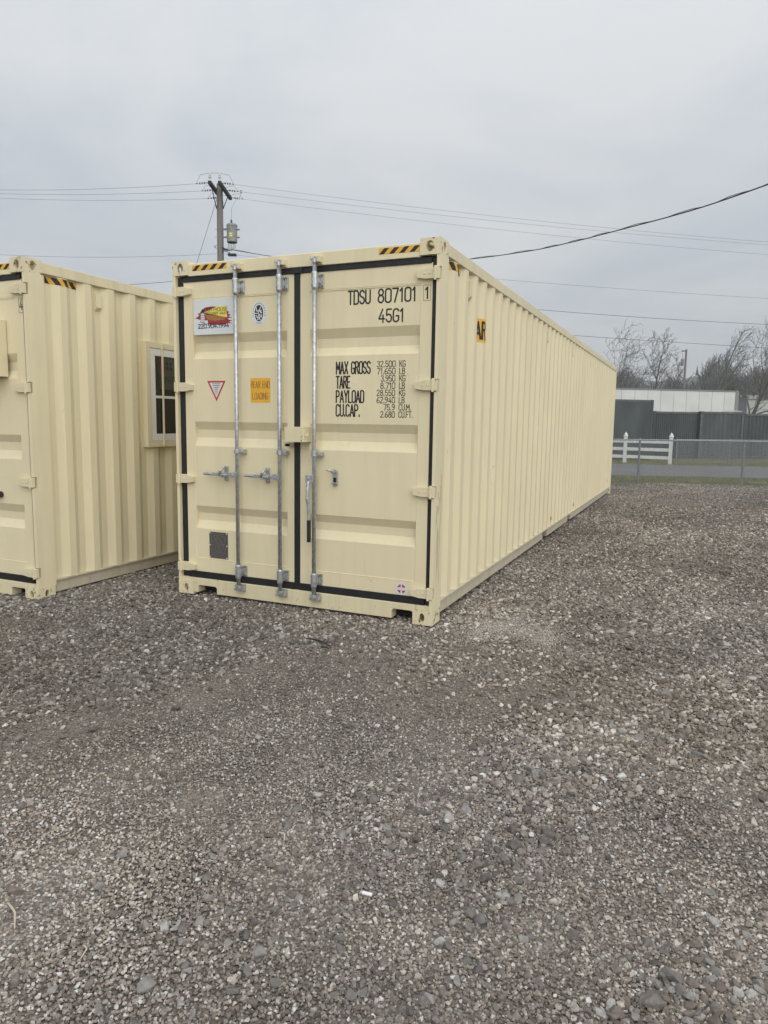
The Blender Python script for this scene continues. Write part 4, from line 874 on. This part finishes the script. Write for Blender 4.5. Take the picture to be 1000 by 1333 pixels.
# far pole by the trees
D1 = 95; b1 = P(888, 540, D1); h1 = ZAT(888.5, 455, b1.x, b1.y)
t = thing('utility_pole', 'distant utility pole with small transformer among bare trees', 'utility pole', (b1.x, b1.y, -.07), ang)
MB().tube([(0,0,-.3), (0,0,h1+.07)], [.17, .13], 10).build('pole', 'pole_wood', t); MB().box(-.62, .08, -.06, .06, h1-.2, h1-.08).build('crossarm', 'arm_wood', t)
MB().lathe((-.42, 0, h1-2.05), [(.2, 0), (.22, .05), (.22, .85), (.12, .95)], 12).build('transformer', 'transformer_grey', t)
MB().tube([(-.42, 0, h1-1.1), (-.55, 0, h1-.2)], .02, 5).tube([(-.42, 0, h1-2.05), (-.75, 0, h1-2.7), (-1.8, 0, h1-2.6)], .025, 5).build('jumper', 'wire', t)

# ------------------------------------------------------------------ bare trees
def bare_tree(label, base, height, seed, crown_lo=.3, ang=(28, 52), lean=(0,0,0), kids=(10,6,5,4), ratio=(.42,.55,.55,.5), r0=None, rmin=.019, stems=1, fork=0.0, group='bare trees beyond the road'):
    rd = random.Random(seed); t = thing('bare_tree', label, 'tree', base, 0, group); r0 = r0 or height*.017
    trunk, crown = MB(), MB(); lean = Vector(lean)
    def grow(p, d, ln, r, lev):
        pts = [Vector(p)]; rs = [r]; dd = Vector(d); n = 6 if lev == 0 else (4 if lev < 3 else 3)
        for i in range(n):
            dd = (dd + Vector((rd.gauss(0,1), rd.gauss(0,1), rd.gauss(0,1)))*(.05 if lev == 0 else .14) + lean*(.14 if lev else .05) + Vector((0,0,.07 if lev else .02))).normalized()
            pts.append(pts[-1]+dd*ln/n); rs.append(max(rmin*.6, r*(1-.86*(i+1)/n)))
        (trunk if lev == 0 else crown).tube(pts, rs, 8 if lev == 0 else (5 if lev == 1 else 3), cap=False)
        if lev >= len(kids): return
        for k in range(kids[lev]):
            f = (crown_lo + (1-crown_lo)*(k+rd.random())/kids[lev]) if lev == 0 else (.22+.78*(k+rd.random())/kids[lev])
            f = min(f, .995); i = min(int(f*n), n-1); s = f*n-i; q_ = pts[i].lerp(pts[i+1], s); ax = (pts[i+1]-pts[i]).normalized(); rr = rs[i]*(1-s)+rs[i+1]*s
            az = rd.random()*2*math.pi if lev else (k*2.4+rd.random()*.8); a = R(rd.uniform(*ang)); o_ = ax.orthogonal().normalized(); o2 = ax.cross(o_)
            nd = (ax*math.cos(a)+(o_*math.cos(az)+o2*math.sin(az))*math.sin(a)).normalized()
            grow(q_, nd, ln*ratio[lev]*rd.uniform(.7, 1.15)*(1.15-.45*f if lev == 0 else 1), max(rmin, rr*.62), lev+1)
    for s_ in range(stems):
        d = Vector((rd.gauss(0,.16)*(stems > 1), rd.gauss(0,.16)*(stems > 1), 1))+lean*.25
        grow((rd.gauss(0,.15)*(stems > 1), rd.gauss(0,.15)*(stems > 1), -.15), d.normalized(), height*(.82+.18*rd.random() if stems > 1 else .97), r0, 0)
    trunk.build('trunk', 'bark', t, fixn=False); crown.build('crown', 'twig', t, fixn=False)
    return t
def tb(px, D): v = P(px, 556, D); return (v.x, v.y, -.07)
HW = hx                                     # the wind pushes the tops to the right of the view
bare_tree('spreading bare tree rising behind the far end of the long container', tb(778, 82), 9.5, 3, .25, (30, 58), HW*.9, (10,5,4,3), (.55,.55,.5,.5), stems=1)
bare_tree('bare tree with long thin limbs beside the container end', tb(800, 84), 9.0, 5, .3, (30, 55), HW*.9, (7,5,4,3), (.5,.5,.5,.5), stems=1)
bare_tree('tall narrow bare tree left of the distant pole', tb(848, 86), 12.0, 8, .22, (26, 48), HW*.05, (18,5,4,3), (.25,.5,.5,.5), rmin=.017)
bare_tree('short twiggy bare tree crowding the narrow tree', tb(866, 88), 8.8, 13, .2, (24, 46), HW*.2, (10,5,4,3), (.34,.5,.5,.5), stems=1)
bare_tree('slender bare tree with its top bent over by wind', tb(914, 80), 12.6, 21, .42, (16, 36), HW*.75, (9,5,4,3), (.30,.5,.5,.5), rmin=.015)
bare_tree('low bushy bare tree under the bent slender one', tb(925, 84), 8.4, 34, .15, (25, 50), HW*.3, (9,5,4,3), (.4,.5,.5,.5), stems=2)
bare_tree('low spreading thicket tree next to the distant pole', tb(903, 90), 6.6, 39, .12, (25, 50), HW*.2, (8,5,4,3), (.4,.5,.5,.5), stems=2)
bare_tree('twiggy bare tree between the bent one and the round crowned one', tb(945, 86), 9.3, 41, .2, (25, 50), HW*.4, (9,5,4,3), (.4,.5,.5,.5), stems=2)
bare_tree('big round crowned bare tree standing between the two white trailers', tb(966, 55), 7.4, 55, .24, (32, 60), HW*.55, (11,6,5,4), (.6,.55,.5,.48), r0=.19, rmin=.012)
bare_tree('bare tree leaning right behind the pale trailer', tb(1000, 78), 8.6, 60, .22, (28, 52), HW*.5, (10,5,4,4), (.45,.5,.5,.5), stems=2)
bare_tree('bushy bare tree at the end of the wood edge', tb(1045, 84), 8.6, 68, .2, (28, 52), HW*.4, (11,6,5,4), (.5,.55,.5,.5), stems=2)
# far wood: one mass of bare saplings and brush
mb = MB(); rd = random.Random(4)
for k in range(1300):
    px = rd.uniform(480, 1330); D = rd.uniform(118, 185); v = P(px, 556, D); b = Vector((v.x, v.y, -.07)); h = rd.uniform(11.0, 14.0)*(D/150)*(.9+.2*math.sin(px*.035)+.12*math.sin(px*.11))
    mb.tube([b, b+Vector((rd.gauss(0,.3), rd.gauss(0,.3), h))], [.14, .03], 3, cap=False)
    for j in range(26):
        z = h*(rd.random()**.7); s = b+Vector((0,0,z)); l = (h-z)*.35+rd.uniform(.6, 1.8); a = rd.uniform(0, 6.283); e = s+Vector((math.cos(a)*l*.6, math.sin(a)*l*.6, l*.75)); w = Vector((rd.uniform(.05,.10), 0, rd.uniform(-.03,.03)))
        mb.add([s-w, s+w, e], [(0,1,2)])
    for j in range(16):
        c_ = b+Vector((rd.gauss(0,2.2), rd.gauss(0,2.2), rd.uniform(0, h*.8))); e = c_+Vector((rd.gauss(0,1.2), rd.gauss(0,1.2), rd.uniform(.4, 2.2))); mb.add([c_, c_+Vector((rd.uniform(.2,.5), rd.gauss(0,.3), rd.uniform(-.2,.3))), e], [(0,1,2)])
tag(mb.build('far_wood', 'wood_far', fixn=False), 'grey brown bare woodland on the horizon', 'wood', kind='stuff')
# wooded rise behind it
vs = []; n = 90
for i in range(n+1):
    px = 200+1400*i/n; v = P(px, 556, 190); w_ = P(px, 556, 262); hh = 19.3+.9*math.sin(i*.41)+.7*math.sin(i*1.13+1)+.4*math.sin(i*2.7)
    for f, k in ((0, -.01), (.25, .45), (.55, .8), (.85, .97), (1, 1)): vs.append((v.x+(w_.x-v.x)*f, v.y+(w_.y-v.y)*f, hh*k))
tag(MB().add(vs, [(5*i+k, 5*i+5+k, 5*i+6+k, 5*i+1+k) for i in range(n) for k in range(4)]).build('hill', 'hill_brown', smooth=True), kind='structure')

# ------------------------------------------------------------------ grass along the verge
mb_v = []; mb_f = []
mat('blade_a', (.17, .19, .085), .9); mat('blade_b', (.27, .24, .14), .9)
def blades(n, s0, s1, t0, t1, h0, h1, seed):
    r_ = np.random.default_rng(seed); s = r_.uniform(s0, s1, n); t_ = r_.uniform(t0, t1, n); keep = vnoise(s, t_, 1.1)+.25*r_.random(n) > .40; s, t_ = s[keep], t_[keep]; n = len(s)
    x = s*DV.x+t_*NV.x; y = s*DV.y+t_*NV.y; h = r_.uniform(h0, h1, n); a = r_.uniform(0, 6.283, n); w = .010
    dx, dy = np.cos(a)*w, np.sin(a)*w; lx, ly = r_.normal(0, .03, n), r_.normal(0, .03, n)
    v = np.stack([np.stack([x-dx, y-dy, np.full(n, -.08)], 1), np.stack([x+dx, y+dy, np.full(n, -.08)], 1), np.stack([x+lx, y+ly, -.07+h], 1)], 1).reshape(-1, 3)
    return v, n
for nm, m_, n_, sd_ in (('verge_grass', 'blade_a', 60000, 1), ('dry_grass', 'blade_b', 30000, 2)):
    v1, a1 = blades(n_, -14, 16, T_EDGE-.15, T_R0-.05, .02, .09, sd_); v2, a2 = blades(n_, -16, 20, T_R1+.1, T_R1+11, .02, .10, sd_+10)
    v = np.concatenate([v1, v2]); me = bpy.data.meshes.new(nm); me.from_pydata(v.tolist(), [], [(3*i, 3*i+1, 3*i+2) for i in range(len(v)//3)]); me.materials.append(M[m_])
    o = bpy.data.objects.new(nm, me); COL.objects.link(o); tag(o, 'short green grass on the road verges' if sd_ == 1 else 'dry straw coloured grass mixed into the verges', 'grass', kind='stuff')

# ------------------------------------------------------------------ gravel
NVAR = 14
pcol = bpy.data.collections.new('stone_shapes')          # shapes only, never linked to the scene
protos = []
for i in range(NVAR):
    bm = bmesh.new(); rd = random.Random(100+i)
    for k in range(13 if i < 10 else 20):
        v = Vector((rd.gauss(0,1), rd.gauss(0,1), rd.gauss(0,1))).normalized(); e = rd.uniform(.8, 1.1); bm.verts.new((v.x*.5*e*rd.uniform(.95,1.1), v.y*.40*e, v.z*.30*e))
    r_ = bmesh.ops.convex_hull(bm, input=bm.verts)
    bmesh.ops.delete(bm, geom=[v for v in bm.verts if not v.link_faces], context='VERTS'); bmesh.ops.recalc_face_normals(bm, faces=bm.faces)
    me = bpy.data.meshes.new('stone_shape'); bm.to_mesh(me); bm.free(); me.materials.append(M['stone']); protos.append(me)
    o = bpy.data.objects.new('stone_shape_%02d' % i, me); pcol.objects.link(o)
cx_, cy_ = CAM.x, CAM.y; fa = math.atan2(FW.y, FW.x)
def wedge(n_m2, d0, d1, half=.66, pad=1.0):
    """random ground points in front of the camera's place, between two distances"""
    half_w = lambda d: half*d+pad
    area = 0; out = []
    step = .25; d = d0
    while d < d1:
        a = step*2*half_w(d); k = rng.poisson(a*n_m2(d) if callable(n_m2) else a*n_m2); out.append(np.stack([rng.uniform(d, d+step, k), rng.uniform(-half_w(d), half_w(d), k)], 1)); d += step
    q_ = np.concatenate(out); x = cx_+q_[:,0]*math.cos(fa)+q_[:,1]*math.sin(fa); y = cy_+q_[:,0]*math.sin(fa)-q_[:,1]*math.cos(fa)
    return x, y, q_[:,0]
def patch(x, y):
    a_ = .42; u_ = x*math.cos(a_)-y*math.sin(a_); v_ = x*math.sin(a_)+y*math.cos(a_)     # worn lanes run along the driving direction
    return .45*fbm(x, y, .55)+.55*fbm(u_*1.5, v_*.28, .8)           # 0..1: loose stone (high) or packed fines (low)
pts = []; TINT = []; SC = []; ROT = []
PAL = np.array([(.105,.095,.087), (.15,.137,.126), (.19,.176,.164), (.24,.226,.212), (.35,.338,.32), (.55,.54,.515), (.19,.160,.14), (.175,.170,.152)])
PW = np.array([.17, .21, .22, .17, .13, .018, .03, .052])
def coarse(x, y):
    dx, dy = x-CAM.x, y-CAM.y; r_ = (dx*RT.x+dy*RT.y)/np.maximum(.3, dx*FW.x+dy*FW.y)
    near = np.clip((np.hypot(dx, dy)-2.3)/1.1, 0, 1); near = np.maximum(near, np.clip((r_-.05)/.25, 0, .8))
    return np.clip((.52+.55*r_+(patch(x+5, y+70)-.5)*4.2)*(.12+.88*near), .04, 1)
def layer(x, y, smin, smax, power, sink, pw=PW, dens_fn=None, lighten=None, tone=(1.045, 1.0, .94), lift=0.0):
    t_ = -math.sin(DA)*x+math.cos(DA)*y
    keep = (t_ < T_EDGE+.12)
    for (ox, oy) in ((0, 0), (-3.35, -.729)):            # nothing under the containers' middle
        keep &= ~((x > ox-W+.25) & (x < ox-.25) & (y > oy+.35) & (y < oy+11.9))
        keep &= ~((x > ox-W-.015) & (x < ox-W+.18) & (y > oy-.015) & (y < oy+.19)); keep &= ~((x > ox-.18) & (x < ox+.015) & (y > oy-.015) & (y < oy+.19))
    if dens_fn is not None: keep &= rng.random(len(x)) < dens_fn(x, y)
    x, y = x[keep], y[keep]; n = len(x)
    s = smin+(smax-smin)*rng.random(n)**power
    z = hgt(x, y)+s*(.5*.6-sink)+lift
    c = PAL[rng.choice(len(PAL), n, p=pw/pw.sum())]*rng.uniform(.82, 1.2, (n, 1))
    k = patch(x, y)[:, None]; c = c*(.82+.42*np.clip((k-.3)/.4, 0, 1))
    warm = vnoise(x, y, .8)[:, None]; c = c*(1+(warm-.5)*np.array([[.07, .01, -.06]]))
    if lighten is not None: c = c*lighten(x, y)[:, None]
    c = np.minimum(c*np.array([tone]), .58)
    rot = np.stack([rng.normal(0, .35, n), rng.normal(0, .35, n), rng.uniform(0, 6.283, n)], 1)
    pts.append(np.stack([x, y, z], 1)); TINT.append(c); SC.append(s); ROT.append(rot)
pale = lambda x, y: 1+.55*np.clip((fbm(x+40, y+11, .9)-.52)/.12, 0, 1)
sand = G(655, 826); foreg = G(200, 1230)
def dist(a, b): return np.hypot(a-cx_, b-cy_)
def ramp_in(a, b, d0, d1): return np.clip((dist(a, b)+(vnoise(a, b, .9)-.5)*1.6-d0)/(d1-d0), 0, 1)
loose = lambda a, b: np.clip((patch(a+5, b+70)-.30)/.22, .25, 1)
near_l = lambda a, b: (1.20-.14*ramp_in(a, b, 2.6, 4.6))*pale(a, b)**.6
grey = (1.09, 1.035, .965); brown = (1.20, 1.06, .92)
x, y, d = wedge(12500, 1.0, 4.6, .60, 1.3); layer(x, y, .009, .0185, 1.2, .06, dens_fn=lambda a, b: 1-ramp_in(a, b, 2.5, 4.0), lighten=lambda a, b: 1.22*pale(a, b)**.6, tone=grey)
x, y, d = wedge(5600, 2.2, 7.4, .60, 1.5);    layer(x, y, .008, .019, 1.4, .14, dens_fn=lambda a, b: ramp_in(a, b, 2.5, 4.0)*(1-ramp_in(a, b, 5.6, 7.2))*np.clip(loose(a, b), .4, 1), tone=brown)
x, y, d = wedge(3600, 1.0, 8.4, .64, 1.6);   layer(x, y, .018, .044, 2.0, .10, dens_fn=lambda a, b: coarse(a, b)*(1-ramp_in(a, b, 6.4, 8.2)), lighten=lambda a, b: 1.06*pale(a+7, b)**.5, tone=grey)
x, y, d = wedge(2000, 5.4, 13.5, .64, 1.8);  layer(x, y, .018, .044, 1.8, .10, dens_fn=lambda a, b: ramp_in(a, b, 5.6, 7.4)*(1-ramp_in(a, b, 10.5, 13.5))*np.clip(coarse(a, b)*1.2, .10, 1), lighten=lambda a, b: pale(a, b)**.8)
x, y, d = wedge(700, 10.0, 24.0, .64, 1.5);  layer(x, y, .022, .045, 1.5, .14, dens_fn=lambda a, b: ramp_in(a, b, 10.5, 13.5)*np.clip(coarse(a, b)*1.2, .2, 1), lighten=lambda a, b: .95*pale(a, b)**.5)
x, y, d = wedge(170, 1.0, 14.0, .64, 1.8);  layer(x, y, .040, .074, 2.2, .14, dens_fn=coarse, lighten=lambda a, b: np.full(len(a), .92), tone=grey)
# stones kicked up against the container rails
for ox, oy in ((0, 0), (-3.35, -.729)):
    n_ = 2600; y = oy+rng.uniform(.2, 12.0, n_); x = ox+np.abs(rng.normal(0, .09, n_))-.035; layer(x, y, .014, .036, 1.6, -.1, dens_fn=lambda a, b: np.clip((vnoise(a*0, b, 1.3)-.25)*1.6, .1, 1))
    n_ = 700; x = ox-rng.uniform(.2, 2.2, n_); y = oy+.03-np.abs(rng.normal(0, .10, n_)); layer(x, y, .014, .032, 1.6, .0)
# pale crushed sand spilled by the corner
ca, cb = G(612, 822), G(720, 838); n_ = 13000; f = rng.random(n_); w_ = rng.normal(0, 1, n_)
x = ca.x+(cb.x-ca.x)*f+w_*.05; y = ca.y+(cb.y-ca.y)*f+.30*np.sin(f*3.0)+rng.normal(0, .17, n_); layer(x, y, .006, .014, 1.5, .0, lighten=lambda a, b: np.full(len(a), 1.55), tone=(1.04, 1, .93), lift=.008)
pts = np.concatenate(pts); TINT = np.concatenate(TINT); SC = np.concatenate(SC); ROT = np.concatenate(ROT)
# the 300 stones that show largest become parts of the yard
rel = pts-np.array(CAM); depth = rel@np.array(FW); sx_ = rel@np.array(RT)/depth*FPX+500; sy_ = 666.5-rel@np.array(UP)/depth*FPX
app = np.where((depth > .5) & (sx_ > 0) & (sx_ < 1000) & (sy_ > 700) & (sy_ < 1333), SC/depth, 0); big = np.argsort(-app)[:300]
for i in big:
    me = protos[int(rng.integers(10, NVAR))]
    lum = TINT[i].mean(); mi = 4 if TINT[i][0] > TINT[i][2]*1.35 else int(np.clip(np.searchsorted([.15, .23, .38], lum), 0, 3))
    o = bpy.data.objects.new('stone', me); COL.objects.link(o); o.parent = yard; o.location = pts[i]; o.rotation_euler = ROT[i]; o.scale = (SC[i],)*3
    o.material_slots[0].link = 'OBJECT'; o.material_slots[0].material = M['stone_%d' % mi]
mask = np.ones(len(pts), bool); mask[big] = False; pts, TINT, SC, ROT = pts[mask], TINT[mask], SC[mask], ROT[mask]
print('gravel points', len(pts))
me = bpy.data.meshes.new('gravel'); me.vertices.add(len(pts)); me.vertices.foreach_set('co', pts.astype(np.float32).ravel())
for nm, arr in (('tint', TINT), ('rot', ROT)):
    at = me.attributes.new(nm, 'FLOAT_VECTOR', 'POINT'); at.data.foreach_set('vector', arr.astype(np.float32).ravel())
at = me.attributes.new('scl', 'FLOAT', 'POINT'); at.data.foreach_set('value', SC.astype(np.float32))
gravel = bpy.data.objects.new('gravel', me); COL.objects.link(gravel); gravel.parent = yard; gravel['kind'] = 'stuff'; gravel['label'] = 'loose grey crushed stone'
ng = bpy.data.node_groups.new('scatter_stones', 'GeometryNodeTree')
ng.interface.new_socket('Geometry', in_out='INPUT', socket_type='NodeSocketGeometry'); ng.interface.new_socket('Geometry', in_out='OUTPUT', socket_type='NodeSocketGeometry')
gi = N(ng, 'NodeGroupInput'); go = N(ng, 'NodeGroupOutput'); ip = N(ng, 'GeometryNodeInstanceOnPoints'); ci = N(ng, 'GeometryNodeCollectionInfo')
ci.inputs['Collection'].default_value = pcol; ci.inputs['Separate Children'].default_value = True; ci.inputs['Reset Children'].default_value = True
def named(nm, ty):
    n = N(ng, 'GeometryNodeInputNamedAttribute', data_type=ty); n.inputs['Name'].default_value = nm; return n
ra = named('rot', 'FLOAT_VECTOR'); sc_ = named('scl', 'FLOAT'); ri = N(ng, 'FunctionNodeRandomValue', data_type='INT')
for s_ in ri.inputs:
    if s_.name == 'Min' and s_.type == 'INT': s_.default_value = 0
    if s_.name == 'Max' and s_.type == 'INT': s_.default_value = NVAR-1
er = N(ng, 'FunctionNodeEulerToRotation'); ng.links.new(ra.outputs['Attribute'], er.inputs[0])
ng.links.new(gi.outputs[0], ip.inputs['Points']); ng.links.new(ci.outputs[0], ip.inputs['Instance']); ip.inputs['Pick Instance'].default_value = True
ng.links.new([s_ for s_ in ri.outputs if s_.type == 'INT'][0], ip.inputs['Instance Index']); ng.links.new(er.outputs[0], ip.inputs['Rotation']); ng.links.new(sc_.outputs['Attribute'], ip.inputs['Scale']); ng.links.new(ip.outputs[0], go.inputs[0])
md = gravel.modifiers.new('stones', 'NODES'); md.node_group = ng

# ------------------------------------------------------------------ litter
def hz(p): return float(hgt(p.x, p.y))
def stickf(name, label, cat, px0, px1, r, mname, lift=.026, kink=.01):
    a, b = G(*px0), G(*px1); a.z = hz(a)+lift; b.z = hz(b)+lift; mid = (a+b)/2+Vector((kink, kink, .006))
    o = MB().tube([a, a.lerp(mid, .5)+Vector((0, 0, .003)), mid, b], [r*.7, r, r, r*.6], 6).build(name, mname); return tag(o, label, cat)
stickf('twig', 'dark broken twig lying on the gravel before the container doors', 'twig', (399, 833), (429, 842), .007, 'stick')
stickf('twig', 'short dark stub next to the broken twig', 'twig', (417, 845), (428, 846), .006, 'stick')
stickf('straw_stalk', 'pale bent straw stalk on the fine gravel', 'straw', (10, 1172), (19, 1206), .0035, 'straw', .014, .008)
stickf('straw_stalk', 'thin pale straw stalk standing among dark stones', 'straw', (108, 1232), (105, 1250), .0025, 'straw', .014)
stickf('straw_stalk', 'short pale straw stalk next to a light stone', 'straw', (362, 1080), (370, 1091), .003, 'straw', .014)
p = G(478, 1166); mb = MB().box(-.017, .017, -.006, .006, 0, .006); o = mb.build('plastic_scrap', 'paper', bevel=.001); o.location = (p.x, p.y, hz(p)+.016); o.rotation_euler = (.1, .05, R(8)); tag(o, 'small white plastic scrap lying on the gravel', 'scrap')
p = G(530, 910); 

# ------------------------------------------------------------------ damp air over the yard and the fields
mt = bpy.data.materials.new('haze'); mt.use_nodes = True; t_ = mt.node_tree; t_.nodes.clear()
ou = N(t_, 'ShaderNodeOutputMaterial'); pv = N(t_, 'ShaderNodeVolumePrincipled'); pv.inputs['Color'].default_value = (.93, .95, .97, 1); pv.inputs['Density'].default_value = HAZE; pv.inputs['Anisotropy'].default_value = .2
t_.links.new(pv.outputs[0], ou.inputs['Volume']); M['haze'] = mt
tag(MB().box(-430, 430, -430, 430, -1.2, 24.5).build('haze', 'haze'), 'thin grey damp air', 'haze', kind='stuff')
